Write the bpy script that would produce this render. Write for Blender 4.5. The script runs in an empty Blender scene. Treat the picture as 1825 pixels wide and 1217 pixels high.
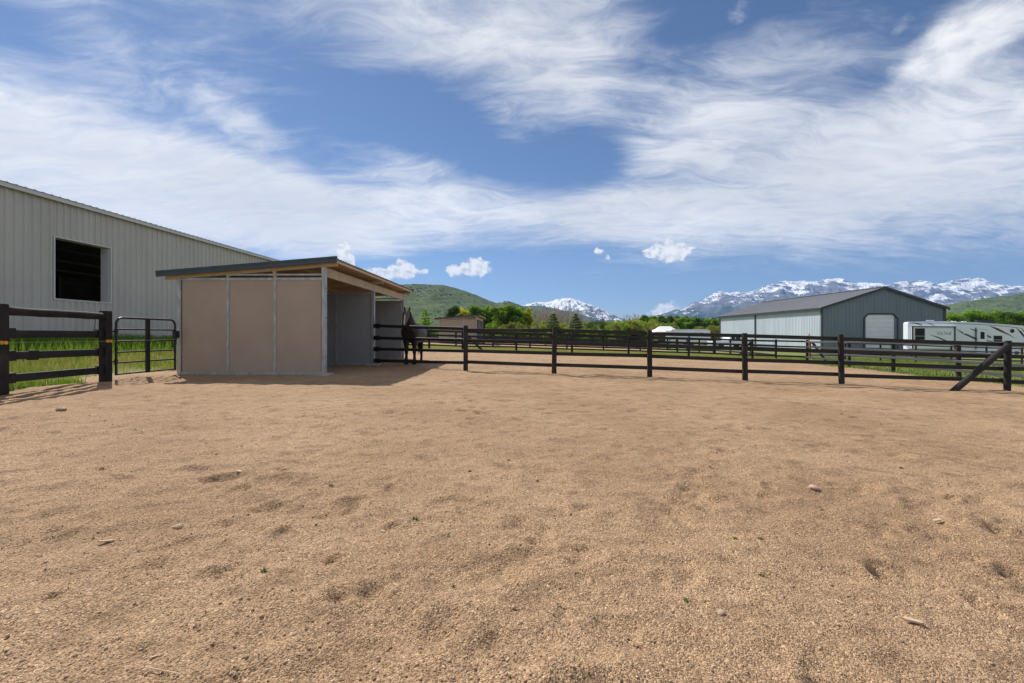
import bpy, bmesh, math, random
import numpy as np
from mathutils import Vector, Matrix

# ------------------------------------------------------------------ camera, sky, sun, exposure
sc = bpy.context.scene
C = sc.collection
R = math.radians
rng = np.random.default_rng(7)
random.seed(7)

cam_d = bpy.data.cameras.new('camera')
cam_d.sensor_width = 36.0
cam_d.lens = 16.0
cam_d.shift_y = -0.00575
cam_d.clip_start = 0.05
cam_d.clip_end = 40000.0
cam = bpy.data.objects.new('camera', cam_d)
cam.location = (0, 0, 1.0)
cam.rotation_euler = (R(90), 0, 0)
C.objects.link(cam)
sc.camera = cam

SUN_TO = Vector((-0.70, 0.80, 1.04)).normalized()          # towards the sun
sun_d = bpy.data.lights.new('sun', 'SUN')
sun_d.energy = 4.7
sun_d.angle = R(0.55)
sun_d.color = (1.0, 0.955, 0.89)
sun = bpy.data.objects.new('sun', sun_d)
sun.rotation_euler = (-SUN_TO).to_track_quat('-Z', 'Y').to_euler()
sun.location = (-20, 20, 40)
C.objects.link(sun)

sc.view_settings.view_transform = 'Standard'
sc.view_settings.look = 'None'
sc.view_settings.exposure = 0.32
sc.view_settings.gamma = 1.0
sc.view_settings.use_curve_mapping = False
sc.render.engine = 'CYCLES'
sc.cycles.use_denoising = True
sc.cycles.max_bounces = 6
sc.cycles.diffuse_bounces = 3
sc.cycles.glossy_bounces = 2
sc.cycles.transmission_bounces = 3
sc.cycles.transparent_max_bounces = 6
sc.cycles.volume_bounces = 0
sc.cycles.caustics_reflective = False
sc.cycles.caustics_refractive = False


class NT:
    """small helper for node graphs"""
    def __init__(self, tree):
        self.t = tree
        self.n = tree.nodes
        self.l = tree.links

    def new(self, typ, **kw):
        n = self.n.new(typ)
        for k, v in kw.items():
            setattr(n, k, v)
        return n

    def put(self, sock, v):
        if isinstance(v, bpy.types.NodeSocket):
            self.l.new(v, sock)
        elif v is not None:
            sock.default_value = v

    def math(self, op, a, b=None, c=None, clamp=False):
        n = self.new('ShaderNodeMath', operation=op, use_clamp=clamp)
        self.put(n.inputs[0], a)
        self.put(n.inputs[1], b)
        self.put(n.inputs[2], c)
        return n.outputs[0]

    def ramp01(self, x, lo, hi, smooth=True):
        n = self.new('ShaderNodeMapRange', interpolation_type='SMOOTHSTEP' if smooth else 'LINEAR', clamp=True) if smooth else self.new('ShaderNodeMapRange', clamp=True)
        self.put(n.inputs[0], x)
        n.inputs[1].default_value = lo
        n.inputs[2].default_value = hi
        n.inputs[3].default_value = 0.0
        n.inputs[4].default_value = 1.0
        return n.outputs[0]

    def mix(self, f, a, b, blend='MIX'):
        n = self.new('ShaderNodeMix', data_type='RGBA', blend_type=blend)
        self.put(n.inputs[0], f)
        self.put(n.inputs[6], a if isinstance(a, bpy.types.NodeSocket) else (*a[:3], 1.0))
        self.put(n.inputs[7], b if isinstance(b, bpy.types.NodeSocket) else (*b[:3], 1.0))
        return n.outputs[2]

    def noise(self, vec, scale, detail=4.0, rough=0.55, dist=0.0, out=0):
        n = self.new('ShaderNodeTexNoise')
        self.put(n.inputs['Vector'], vec)
        n.inputs['Scale'].default_value = scale
        n.inputs['Detail'].default_value = detail
        n.inputs['Roughness'].default_value = rough
        n.inputs['Distortion'].default_value = dist
        return n.outputs[out]

    def mapping(self, vec, loc=(0, 0, 0), rot=(0, 0, 0), scale=(1, 1, 1), typ='POINT'):
        n = self.new('ShaderNodeMapping', vector_type=typ)
        self.put(n.inputs['Vector'], vec)
        if typ != 'NORMAL':
            n.inputs['Location'].default_value = loc
        n.inputs['Rotation'].default_value = rot
        n.inputs['Scale'].default_value = scale
        return n.outputs[0]


# ---- world: clear sky with a veil of cirrus and a few fair-weather cumulus, all fixed in azimuth / elevation
world = bpy.data.worlds.new('World')
sc.world = world
world.use_nodes = True
W = NT(world.node_tree)
W.n.clear()
SKY_STRENGTH = 0.075
sky = W.new('ShaderNodeTexSky', sky_type='NISHITA')
sky.sun_disc = False
sky.sun_elevation = math.asin(SUN_TO.z)
sky.sun_rotation = math.atan2(SUN_TO.x, SUN_TO.y) % (2 * math.pi)
sky.altitude = 1700.0
sky.air_density = 1.0
sky.dust_density = 0.35
sky.ozone_density = 1.6
tc = W.new('ShaderNodeTexCoord')
sep = W.new('ShaderNodeSeparateXYZ')
W.put(sep.inputs[0], tc.outputs['Generated'])
az = W.math('ARCTAN2', sep.outputs[0], sep.outputs[1])
el = W.math('ARCSINE', sep.outputs[2])
cmb = W.new('ShaderNodeCombineXYZ')
W.put(cmb.inputs[0], az)
W.put(cmb.inputs[1], el)
AE = cmb.outputs[0]
# the cloud sheet is high and level, so its texture is looked up on a plane overhead
den = W.math('ADD', W.math('MAXIMUM', sep.outputs[2], 0.0), 0.16)
pl = W.new('ShaderNodeCombineXYZ')
W.put(pl.inputs[0], W.math('DIVIDE', sep.outputs[0], den))
W.put(pl.inputs[1], W.math('DIVIDE', sep.outputs[1], den))
PL = pl.outputs[0]


def blobs(lst, base=0.0):
    tot = None
    for a, e, ra, re, rot, w in lst:
        m = W.mapping(AE, (R(a), R(e), 0), (0, 0, R(rot)), (R(ra), R(re), 1.0), 'TEXTURE')
        g = W.new('ShaderNodeTexGradient', gradient_type='SPHERICAL')
        W.put(g.inputs[0], m)
        s = W.math('MULTIPLY', W.ramp01(g.outputs['Fac'], 0.0, 0.9), w)
        tot = s if tot is None else W.math('ADD', tot, s)
    return W.math('ADD', tot, base)


# azimuth, elevation, radii, tilt, weight   (degrees)
veil = blobs([
    (-46, 14.5, 34, 11, -4, 1.0), (-24, 13.2, 27, 7.0, -8, 0.95), (-6, 16, 19, 6.5, -12, 0.66),
    (12, 14.5, 20, 4.6, -6, 0.62), (26, 16, 26, 12, 4, 0.80), (46, 14, 24, 11, 0, 0.80),
    (5, 30, 19, 10, 10, 0.66), (-42, 25, 22, 6, -20, 0.30), (-30, 21.5, 9, 2.6, -18, 0.42),
    (24, 26, 20, 8, 10, 0.42), (-12, 33, 20, 5, 6, 0.22), (50, 24, 14, 8, 20, 0.4),
    (-24, 26, 13, 5, -12, -0.28), (-36, 28, 24, 8, -14, 0.34), (-8, 35, 32, 6, 4, 0.42), (30, 35, 18, 5, 4, 0.3), (8, 21.5, 10, 4.2, -8, -0.62), (-9, 24, 12, 5, -14, -0.42),
    (27, 32.5, 12, 2.6, 0, -0.35), (-8, 8.2, 20, 3.4, 0, -0.62), (14, 4.5, 30, 4.6, 0, -0.55),
    (-30, 5, 22, 5, 0, -0.5), (44, 2, 24, 6.0, 0, -0.6),
], 0.10)
warp = W.noise(PL, 0.9, 3, 0.5, 0.0, 1)
vm = W.new('ShaderNodeVectorMath', operation='MULTIPLY_ADD')
W.put(vm.inputs[0], warp)
vm.inputs[1].default_value = (0.55, 0.55, 0.0)
W.put(vm.inputs[2], PL)
WP = vm.outputs[0]
streak = W.noise(W.mapping(WP, (3.1, 1.7, 0), (0, 0, R(26)), (0.85, 2.7, 1.0)), 1.7, 11, 0.64, 0.7)
soft = W.noise(W.mapping(WP, (0.4, 5.3, 0)), 1.25, 8, 0.56, 0.2)
fine = W.noise(W.mapping(WP, (7.4, 2.3, 0), (0, 0, R(34)), (1.1, 2.5, 1.0)), 4.4, 10, 0.66, 0.9)
nz = W.math('ADD', W.math('MULTIPLY', streak, 0.85), W.math('MULTIPLY', soft, 1.0))
nz = W.math('ADD', nz, W.math('MULTIPLY', fine, 0.62))
nz = W.math('SUBTRACT', nz, 1.235)
away = W.math('MAXIMUM', W.ramp01(el, R(34), R(48)), W.ramp01(W.math('ABSOLUTE', az), R(52), R(68)))  # unseen cloud beyond the view, added to lift the light in shade
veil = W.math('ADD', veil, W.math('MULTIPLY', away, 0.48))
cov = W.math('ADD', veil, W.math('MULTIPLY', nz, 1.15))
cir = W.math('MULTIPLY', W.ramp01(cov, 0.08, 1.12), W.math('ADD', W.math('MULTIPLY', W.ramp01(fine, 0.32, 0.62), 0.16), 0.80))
# small cumulus low over the hills
cum_m = blobs([
    (-20.2, 9.8, 1.5, 1.6, 0, 1.15), (-19.6, 8.4, 1.0, 1.4, 0, 0.9), (-16.2, 7.4, 3.0, 1.35, 0, 1.1), (-13.4, 8.0, 2.3, 1.9, 0, 1.2), (-11.3, 7.8, 1.6, 0.7, 8, 0.75),
    (-7.1, 8.05, 1.9, 1.25, 0, 1.1), (-4.4, 8.5, 2.7, 1.8, -12, 1.2),
    (19.3, 9.9, 3.5, 1.9, -6, 1.25), (16.8, 9.9, 1.3, 0.9, 0, 0.7), (10.8, 10.2, 1.2, 0.8, -10, 0.75), (11.9, 9.5, 0.7, 0.9, 0, 0.6), (18.8, 3.15, 3.2, 1.3, 14, 0.9),
])
cn1 = W.noise(W.mapping(AE, (0, 0, 0), (0, 0, 0), (1, 1.15, 1)), 62.0, 7, 0.60, 0.1)
cn2 = W.noise(W.mapping(AE, (0.006, -0.008, 0), (0, 0, 0), (1, 1.15, 1)), 62.0, 7, 0.60, 0.1)
cumd = W.math('ADD', cum_m, W.math('MULTIPLY', W.math('SUBTRACT', cn1, 0.5), 1.9))
cum = W.math('MULTIPLY', W.ramp01(cumd, 0.30, 0.66), W.ramp01(cum_m, 0.03, 0.2))
puff_m = blobs([(45.0, 24.5, 11.0, 4.6, 24, 1.0), (49.5, 19.0, 5.0, 2.6, 24, 0.8), (27.0, 33.0, 3.4, 2.2, 50, 0.6), (40.5, 27.5, 2.6, 1.4, 30, 0.6)])
puff = W.math('ADD', puff_m, W.math('MULTIPLY', W.math('SUBTRACT', W.noise(W.mapping(AE, (3, 1, 0), (0, 0, R(25)), (0.8, 1.4, 1)), 16.0, 9, 0.62, 0.3), 0.5), 1.7))
puff = W.math('MULTIPLY', W.math('MULTIPLY', W.ramp01(puff, 0.28, 1.25), 0.9), W.ramp01(puff_m, 0.02, 0.35))
lump = W.math('ADD', W.math('MULTIPLY', W.math('SUBTRACT', cn1, cn2), 2.2), W.math('MULTIPLY', cumd, 0.35), None)  # cloud self-shading painted into the sky colour by offset noise
lump = W.ramp01(lump, -0.35, 0.65)
cumcol = W.mix(lump, (7.0, 7.3, 7.7), (11.8, 11.7, 11.5))
soft2 = W.ramp01(W.noise(W.mapping(WP, (9, 9, 0)), 1.1, 5, 0.55), 0.3, 0.75)
circol = W.mix(soft2, (8.6, 8.75, 9.0), (11.4, 11.4, 11.4))
tint = W.mix(1.0, sky.outputs[0], (0.80, 0.89, 1.0), 'MULTIPLY')
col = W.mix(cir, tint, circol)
col = W.mix(puff, col, (11.8, 11.7, 11.5))
col = W.mix(cum, col, cumcol)
bg = W.new('ShaderNodeBackground')
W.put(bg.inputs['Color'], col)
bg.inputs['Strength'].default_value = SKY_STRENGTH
wo = W.new('ShaderNodeOutputWorld')
W.l.new(bg.outputs[0], wo.inputs['Surface'])

# ------------------------------------------------------------------ helpers


def perlin(x, y, seed=0):
    x = np.asarray(x, float)
    y = np.asarray(y, float)
    xi = np.floor(x).astype(np.int64)
    yi = np.floor(y).astype(np.int64)
    xf = x - xi
    yf = y - yi

    def grad(ix, iy, dx, dy):
        h = (ix * 374761393 + iy * 668265263 + seed * 1442695040) & 0xFFFFFFFF
        h = ((h ^ (h >> 13)) * 1274126177) & 0xFFFFFFFF
        h = h ^ (h >> 16)
        a = (h & 0xFFFF) / 65536.0 * 2 * np.pi
        return np.cos(a) * dx + np.sin(a) * dy
    u = xf * xf * xf * (xf * (xf * 6 - 15) + 10)
    v = yf * yf * yf * (yf * (yf * 6 - 15) + 10)
    n00 = grad(xi, yi, xf, yf)
    n10 = grad(xi + 1, yi, xf - 1, yf)
    n01 = grad(xi, yi + 1, xf, yf - 1)
    n11 = grad(xi + 1, yi + 1, xf - 1, yf - 1)
    return (n00 * (1 - u) + n10 * u) * (1 - v) + (n01 * (1 - u) + n11 * u) * v


def fbm(x, y, octs=4, seed=0, gain=0.5, ridged=False):
    s = 0.0
    a = 1.0
    for o in range(octs):
        p = perlin(x * 2 ** o, y * 2 ** o, seed + o * 17)
        if ridged:
            p = 1.0 - 2.0 * np.abs(p) * 1.4
        s = s + a * p
        a *= gain
    return s


def sstep(a, b, x):
    t = np.clip((np.asarray(x, float) - a) / (b - a), 0, 1)
    return t * t * (3 - 2 * t)


def ground(x, y):
    """lie of the land: the yard is level, the paddocks fall away to the right, a bank rises on the left"""
    x = np.asarray(x, float)
    y = np.asarray(y, float)
    right = -0.030 * np.clip(x, 0, 46)
    left = -0.030 * np.clip(x, -32, 0)
    t = sstep(16, 27, y)
    rise = 0.72 * sstep(9.6, 17.0, -x)
    g = right + rise * (1 - t) + np.maximum(rise * 0.6, left) * t
    return g * (1 - 0.6 * sstep(140, 400, y))


def G(x, y):
    return float(ground(x, y))


class MB:
    """collects faces and links them as one mesh object"""
    def __init__(self):
        self.v = []
        self.f = []
        self.m = []

    def add(self, verts, faces, mi=0):
        o = len(self.v)
        self.v += [tuple(p) for p in verts]
        self.f += [tuple(i + o for i in f) for f in faces]
        self.m += [mi] * len(faces)
        return self

    def box(self, x0, x1, y0, y1, z0, z1, mi=0, mat=None):
        p = [(x0, y0, z0), (x1, y0, z0), (x1, y1, z0), (x0, y1, z0), (x0, y0, z1), (x1, y0, z1), (x1, y1, z1), (x0, y1, z1)]
        if mat is not None:
            p = [tuple(mat @ Vector(q)) for q in p]
        return self.add(p, [(0, 3, 2, 1), (4, 5, 6, 7), (0, 1, 5, 4), (1, 2, 6, 5), (2, 3, 7, 6), (3, 0, 4, 7)], mi)

    def tube(self, pts, rad, n=8, cap=True, mi=0, squash=None):
        pts = [Vector(p) for p in pts]
        if not hasattr(rad, '__len__'):
            rad = [rad] * len(pts)
        o = len(self.v)
        prev = None
        for i, p in enumerate(pts):
            a = pts[max(i - 1, 0)]
            b = pts[min(i + 1, len(pts) - 1)]
            t = (b - a).normalized()
            ref = Vector((0, 0, 1)) if abs(t.z) < 0.95 else Vector((0, 1, 0))
            if prev is not None:
                ref = prev
            s = t.cross(ref)
            if s.length < 1e-5:
                s = t.cross(Vector((1, 0, 0)))
            s.normalize()
            u = s.cross(t).normalized()
            prev = u
            r = rad[i]
            rs, ru = (r, r) if not hasattr(r, '__len__') else r
            for k in range(n):
                an = 2 * math.pi * k / n
                q = p + s * (math.cos(an) * rs) + u * (math.sin(an) * ru)
                self.v.append(tuple(q))
        for i in range(len(pts) - 1):
            for k in range(n):
                a0 = o + i * n + k
                a1 = o + i * n + (k + 1) % n
                self.f.append((a0, a1, a1 + n, a0 + n))
                self.m.append(mi)
        if cap:
            self.f.append(tuple(o + k for k in range(n))[::-1])
            self.m.append(mi)
            e = o + (len(pts) - 1) * n
            self.f.append(tuple(e + k for k in range(n)))
            self.m.append(mi)
        return self

    def prism(self, poly, axis, a, b, mi=0):
        """poly is 2-D in the two other axes, extruded from a to b along axis"""
        n = len(poly)

        def P(q, d):
            return {'x': (d, q[0], q[1]), 'y': (q[0], d, q[1]), 'z': (q[0], q[1], d)}[axis]
        vs = [P(q, a) for q in poly] + [P(q, b) for q in poly]
        fs = [tuple(range(n))[::-1], tuple(range(n, 2 * n))]
        fs += [(i, (i + 1) % n, (i + 1) % n + n, i + n) for i in range(n)]
        return self.add(vs, fs, mi)

    def mesh(self, name, mats, smooth=False):
        me = bpy.data.meshes.new(name)
        me.from_pydata(self.v, [], self.f)
        if not isinstance(mats, (list, tuple)):
            mats = [mats]
        for m in mats:
            me.materials.append(m)
        if len(mats) > 1:
            me.polygons.foreach_set('material_index', self.m)
        bm = bmesh.new()
        bm.from_mesh(me)
        bmesh.ops.recalc_face_normals(bm, faces=bm.faces)
        bm.to_mesh(me)
        bm.free()
        if smooth:
            me.polygons.foreach_set('use_smooth', [True] * len(me.polygons))
            me.set_sharp_from_angle(angle=R(50))
        me.update()
        return me

    def build(self, name, mats, parent=None, smooth=False, loc=None):
        return link(name, self.mesh(name, mats, smooth), parent, loc)


def link(name, me, parent=None, loc=None):
    o = bpy.data.objects.new(name, me)
    C.objects.link(o)
    if parent is not None:
        o.parent = parent
    if loc is not None:
        o.location = loc
    return o


def tag(o, label=None, cat=None, group=None, kind=None):
    if label:
        o['label'] = label
    if cat:
        o['category'] = cat
    if group:
        o['group'] = group
    if kind:
        o['kind'] = kind
    return o


def thing(name, label, cat, loc=(0, 0, 0), rotz=0.0, group=None):
    o = link(name, None, None, loc)
    o.rotation_euler = (0, 0, rotz)
    o.empty_display_size = 0.3
    return tag(o, label, cat, group)


def copy_tree(o, parent=None):
    c = o.copy()
    C.objects.link(c)
    c.parent = parent
    for ch in list(o.children):
        copy_tree(ch, c)
    return c


def grid_mesh(name, xs, ys, zfun, mats, smooth=True):
    X, Y = np.meshgrid(xs, ys)
    Z = zfun(X, Y)
    nx, ny = len(xs), len(ys)
    co = np.stack([X.ravel(), Y.ravel(), Z.ravel()], 1)
    i = np.arange(nx * ny).reshape(ny, nx)
    f = np.stack([i[:-1, :-1].ravel(), i[:-1, 1:].ravel(), i[1:, 1:].ravel(), i[1:, :-1].ravel()], 1)
    return np_mesh(name, co, f, mats, smooth)


def np_mesh(name, co, faces, mats, smooth=False):
    me = bpy.data.meshes.new(name)
    nf, k = faces.shape
    me.vertices.add(len(co))
    me.vertices.foreach_set('co', np.asarray(co, np.float32).ravel())
    me.loops.add(nf * k)
    me.loops.foreach_set('vertex_index', faces.astype(np.int32).ravel())
    me.polygons.add(nf)
    me.polygons.foreach_set('loop_start', np.arange(0, nf * k, k, dtype=np.int32))
    me.polygons.foreach_set('loop_total', np.full(nf, k, np.int32))
    if smooth:
        me.polygons.foreach_set('use_smooth', [True] * nf)
    me.update(calc_edges=True)
    me.validate()
    for m in (mats if isinstance(mats, (list, tuple)) else [mats]):
        me.materials.append(m)
    return me


# ------------------------------------------------------------------ materials
def mat(name, col, rough=0.6, metal=0.0, var=0.12, vscale=3.0, bump=0.0, bscale=40.0, stretch=(1, 1, 1), spec=0.4, dirt=None, dscale=1.5):
    m = bpy.data.materials.new(name)
    m.use_nodes = True
    T = NT(m.node_tree)
    b = T.n['Principled BSDF']
    t = T.new('ShaderNodeTexCoord')
    oi = T.new('ShaderNodeObjectInfo')
    va = T.new('ShaderNodeVectorMath', operation='MULTIPLY_ADD')
    T.put(va.inputs[0], oi.outputs['Random'])
    va.inputs[1].default_value = (37.0, 91.0, 53.0)
    T.put(va.inputs[2], t.outputs['Object'])
    v = T.mapping(va.outputs[0], scale=stretch)
    n = T.noise(v, vscale, 6, 0.6)
    lo = tuple(c * (1 - var) for c in col)
    hi = tuple(min(1, c * (1 + var)) for c in col)
    cc = T.mix(T.ramp01(n, 0.3, 0.7), lo, hi)
    if dirt:
        dn = T.noise(va.outputs[0], dscale, 8, 0.65, 0.4)
        cc = T.mix(T.math('MULTIPLY', T.ramp01(dn, 0.48, 0.72), dirt[3]), cc, dirt[:3])
    T.put(b.inputs['Base Color'], cc)
    T.put(b.inputs['Roughness'], T.math('ADD', T.math('MULTIPLY', n, 0.16), rough - 0.08, None, True))
    b.inputs['Metallic'].default_value = metal
    b.inputs['Specular IOR Level'].default_value = spec
    if bump > 0:
        bn = T.noise(v, bscale, 5, 0.6)
        bp = T.new('ShaderNodeBump')
        bp.inputs['Strength'].default_value = 1.0
        bp.inputs['Distance'].default_value = bump
        T.put(bp.inputs['Height'], bn)
        T.l.new(bp.outputs[0], b.inputs['Normal'])
    return m


def sand_material():
    m = bpy.data.materials.new('sand')
    m.use_nodes = True
    T = NT(m.node_tree)
    b = T.n['Principled BSDF']
    P = T.new('ShaderNodeTexCoord').outputs['Object']

    def cells(scale):
        n = T.new('ShaderNodeTexVoronoi', feature='F1')
        T.put(n.inputs['Vector'], P)
        n.inputs['Scale'].default_value = scale
        n.inputs['Randomness'].default_value = 1.0
        s = T.new('ShaderNodeSeparateColor')
        T.put(s.inputs[0], n.outputs['Color'])
        return n.outputs['Distance'], s.outputs[0], s.outputs[1]
    d1, a1, b1 = cells(250.0)
    d2, a2, b2 = cells(118.0)
    big = T.noise(P, 0.55, 5, 0.6)
    mid = T.noise(P, 4.5, 6, 0.65)
    base = T.mix(T.ramp01(big, 0.3, 0.7), (0.352, 0.231, 0.139), (0.455, 0.309, 0.192))
    base = T.mix(T.math('MULTIPLY', T.ramp01(mid, 0.47, 0.70), 0.6), base, (0.185, 0.117, 0.071))

    def grain(base, a, bb, k):
        r = T.new('ShaderNodeValToRGB')
        e = r.color_ramp.elements
        e[0].position = 0.0
        e[0].color = (0.36, 0.34, 0.33, 1)
        e[1].position = 1.0
        e[1].color = (1.75, 1.78, 1.80, 1)
        for p, c in ((0.16, (0.62, 0.60, 0.58)), (0.45, (1.0, 0.97, 0.93)), (0.8, (1.18, 1.16, 1.10)), (0.93, (1.35, 1.38, 1.40))):
            q = e.new(p)
            q.color = (*c, 1)
        T.put(r.inputs[0], a)
        return T.mix(k, base, T.mix(1.0, base, r.outputs[0], 'MULTIPLY'))
    c = grain(base, a1, b1, 0.95)
    c = grain(c, a2, b2, 0.5)
    T.put(b.inputs['Base Color'], c)
    b.inputs['Roughness'].default_value = 0.92
    b.inputs['Specular IOR Level'].default_value = 0.15
    h = T.math('ADD', T.math('MULTIPLY', d1, -0.0042), T.math('MULTIPLY', d2, -0.0062))
    h = T.math('ADD', h, T.math('MULTIPLY', T.noise(P, 34.0, 6, 0.7), 0.0085))
    h = T.math('ADD', h, T.math('MULTIPLY', T.noise(P, 6.0, 6, 0.66), 0.042))
    bp = T.new('ShaderNodeBump')
    bp.inputs['Strength'].default_value = 0.8
    bp.inputs['Distance'].default_value = 1.0
    T.put(bp.inputs['Height'], h)
    T.l.new(bp.outputs[0], b.inputs['Normal'])
    return m


def leaf_material(name, c1, c2, trans=0.4, scale=0.6, rnd=0.25):
    m = bpy.data.materials.new(name)
    m.use_nodes = True
    T = NT(m.node_tree)
    T.n.clear()
    t = T.new('ShaderNodeTexCoord')
    info = T.new('ShaderNodeObjectInfo')
    geo = T.new('ShaderNodeNewGeometry')
    n = T.noise(t.outputs['Object'], scale, 3, 0.6)
    f = T.math('ADD', T.math('MULTIPLY', T.ramp01(n, 0.3, 0.7), 0.5), T.math('MULTIPLY', geo.outputs['Random Per Island'], 0.5))
    c = T.mix(f, c1, c2)
    k = T.math('ADD', T.math('MULTIPLY', info.outputs['Random'], 2 * rnd), 1.0 - rnd)
    cmb2 = T.new('ShaderNodeCombineXYZ')
    for i in range(3):
        T.put(cmb2.inputs[i], k)
    c = T.mix(1.0, c, cmb2.outputs[0], 'MULTIPLY')
    d = T.new('ShaderNodeBsdfDiffuse')
    T.put(d.inputs['Color'], c)
    tr = T.new('ShaderNodeBsdfTranslucent')
    T.put(tr.inputs['Color'], T.mix(1.0, c, (1.15, 1.1, 0.55), 'MULTIPLY'))
    ms = T.new('ShaderNodeMixShader')
    ms.inputs[0].default_value = trans
    T.l.new(d.outputs[0], ms.inputs[1])
    T.l.new(tr.outputs[0], ms.inputs[2])
    o = T.new('ShaderNodeOutputMaterial')
    T.l.new(ms.outputs[0], o.inputs['Surface'])
    return m


M = {}
M['sand'] = sand_material()
M['fence'] = mat('black_stained_wood', (0.022, 0.019, 0.018), 0.82, 0, 0.4, 2.5, 0.004, 30, (1, 1, 1), 0.35, (0.060, 0.052, 0.047, 0.6), 3.0)
M['rail'] = mat('black_stained_board', (0.019, 0.017, 0.0165), 0.6, 0, 0.4, 3.0, 0.003, 18, (0.25, 4, 4), 0.35, (0.058, 0.049, 0.044, 0.55), 2.0)
M['rail_grey'] = mat('weathered_black_board', (0.055, 0.055, 0.060), 0.55, 0, 0.35, 3.0, 0.003, 18, (0.25, 4, 4), 0.5)
M['black_metal'] = mat('black_powder_coat', (0.012, 0.012, 0.013), 0.38, 0.0, 0.3, 8, 0, 1, (1, 1, 1), 0.5)
M['galv'] = mat('galvanised_steel', (0.44, 0.44, 0.44), 0.48, 0.35, 0.22, 9, 0.0006, 60, (1, 1, 0.35), 0.5, (0.28, 0.25, 0.22, 0.5), 4)
M['panel_tan'] = mat('taupe_wall_panel', (0.43, 0.335, 0.264), 0.55, 0, 0.05, 1.2, 0.0008, 140, (1, 1, 1), 0.3, (0.36, 0.278, 0.216, 0.4), 0.8)
M['panel_grey'] = mat('grey_liner_panel', (0.31, 0.31, 0.315), 0.5, 0, 0.06, 1.2, 0.0008, 120, (1, 1, 1), 0.3, (0.24, 0.235, 0.235, 0.5), 1.2)
M['beige_steel'] = mat('beige_painted_steel', (0.55, 0.41, 0.245), 0.5, 0, 0.10, 3, 0, 1, (1, 1, 1), 0.4, (0.33, 0.24, 0.16, 0.4), 2)
M['roof_slate'] = mat('slate_blue_roof_steel', (0.050, 0.066, 0.080), 0.42, 0.1, 0.15, 3, 0, 1, (1, 1, 1), 0.5)
M['concrete'] = mat('concrete', (0.40, 0.37, 0.33), 0.85, 0, 0.15, 6, 0.004, 50)
M['arena_wall'] = mat('light_grey_wall_steel', (0.54, 0.51, 0.462), 0.5, 0, 0.05, 0.6, 0, 1, (1, 1, 0.3), 0.4, (0.45, 0.425, 0.385, 0.4), 0.5)
M['arena_trim'] = mat('pale_trim_steel', (0.62, 0.61, 0.58), 0.5, 0, 0.06, 1.0)
M['inside_dark'] = mat('dim_interior_steel', (0.11, 0.095, 0.08), 0.7, 0, 0.2, 0.8)
M['girt'] = mat('interior_girt_steel', (0.20, 0.17, 0.13), 0.6, 0, 0.15, 1)
M['dirt'] = mat('arena_dirt', (0.16, 0.115, 0.08), 0.95, 0, 0.2, 1)
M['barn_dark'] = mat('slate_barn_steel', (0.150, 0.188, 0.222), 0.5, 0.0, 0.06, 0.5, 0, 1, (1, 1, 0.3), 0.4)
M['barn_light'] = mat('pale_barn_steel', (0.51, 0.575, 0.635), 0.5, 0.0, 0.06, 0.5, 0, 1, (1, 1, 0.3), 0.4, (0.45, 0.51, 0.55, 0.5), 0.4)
M['barn_trim'] = mat('charcoal_trim', (0.035, 0.042, 0.05), 0.5, 0.0, 0.1, 1)
M['barn_roof'] = mat('grey_roof_steel', (0.17, 0.175, 0.185), 0.5, 0.1, 0.10, 0.4, 0, 1, (1, 1, 1), 0.4)
M['white_door'] = mat('white_door_steel', (0.72, 0.75, 0.77), 0.5, 0, 0.04, 1)
M['rv_white'] = mat('white_gelcoat', (0.76, 0.81, 0.88), 0.28, 0, 0.03, 0.6, 0, 1, (1, 1, 1), 0.5)
M['rv_dark'] = mat('dark_trim', (0.02, 0.02, 0.022), 0.4, 0, 0.2, 3)
M['rv_red'] = mat('dark_red_decal', (0.16, 0.025, 0.022), 0.4, 0, 0.1, 3)
M['rv_brown'] = mat('brown_grey_decal', (0.085, 0.065, 0.06), 0.4, 0, 0.1, 3)
M['glass_dark'] = mat('tinted_glass', (0.012, 0.014, 0.016), 0.16, 0, 0.1, 1, 0, 1, (1, 1, 1), 0.22)
M['tyre'] = mat('tyre_rubber', (0.02, 0.02, 0.02), 0.85, 0, 0.2, 5)
M['alu'] = mat('brushed_aluminium', (0.60, 0.61, 0.63), 0.38, 0.6, 0.08, 3)
M['tent'] = mat('white_canvas', (0.82, 0.82, 0.82), 0.8, 0, 0.03, 1)
M['yellow'] = mat('yellow_plastic', (0.85, 0.42, 0.02), 0.45, 0, 0.05, 5)
M['wire'] = mat('electric_wire', (0.45, 0.45, 0.42), 0.5, 0.3, 0.1, 5)
M['orange'] = mat('orange_painted_wood', (0.75, 0.22, 0.06), 0.6, 0, 0.15, 8)
M['amber'] = mat('amber_lens', (0.85, 0.25, 0.02), 0.3, 0, 0.05, 5)
M['stone'] = mat('pebble', (0.52, 0.37, 0.26), 0.85, 0, 0.3, 20, 0.002, 120)
M['chip'] = mat('wood_chip', (0.55, 0.41, 0.27), 0.8, 0, 0.2, 40, 0.001, 150)
M['straw'] = mat('straw', (0.66, 0.52, 0.32), 0.7, 0, 0.1, 10)
M['bark'] = mat('bark', (0.13, 0.10, 0.08), 0.9, 0, 0.25, 4)
M['bare'] = mat('bare_twigs', (0.46, 0.375, 0.31), 0.9, 0, 0.2, 2)
M['grass'] = leaf_material('grass_blades', (0.085, 0.170, 0.024), (0.19, 0.285, 0.060), 0.42, 0.5, 0.1)
M['grass_dry'] = leaf_material('seeding_grass', (0.20, 0.25, 0.07), (0.46, 0.42, 0.20), 0.35, 0.5, 0.1)
M['meadow'] = leaf_material('meadow_blades', (0.125, 0.195, 0.038), (0.27, 0.315, 0.095), 0.35, 0.5, 0.1)
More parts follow.
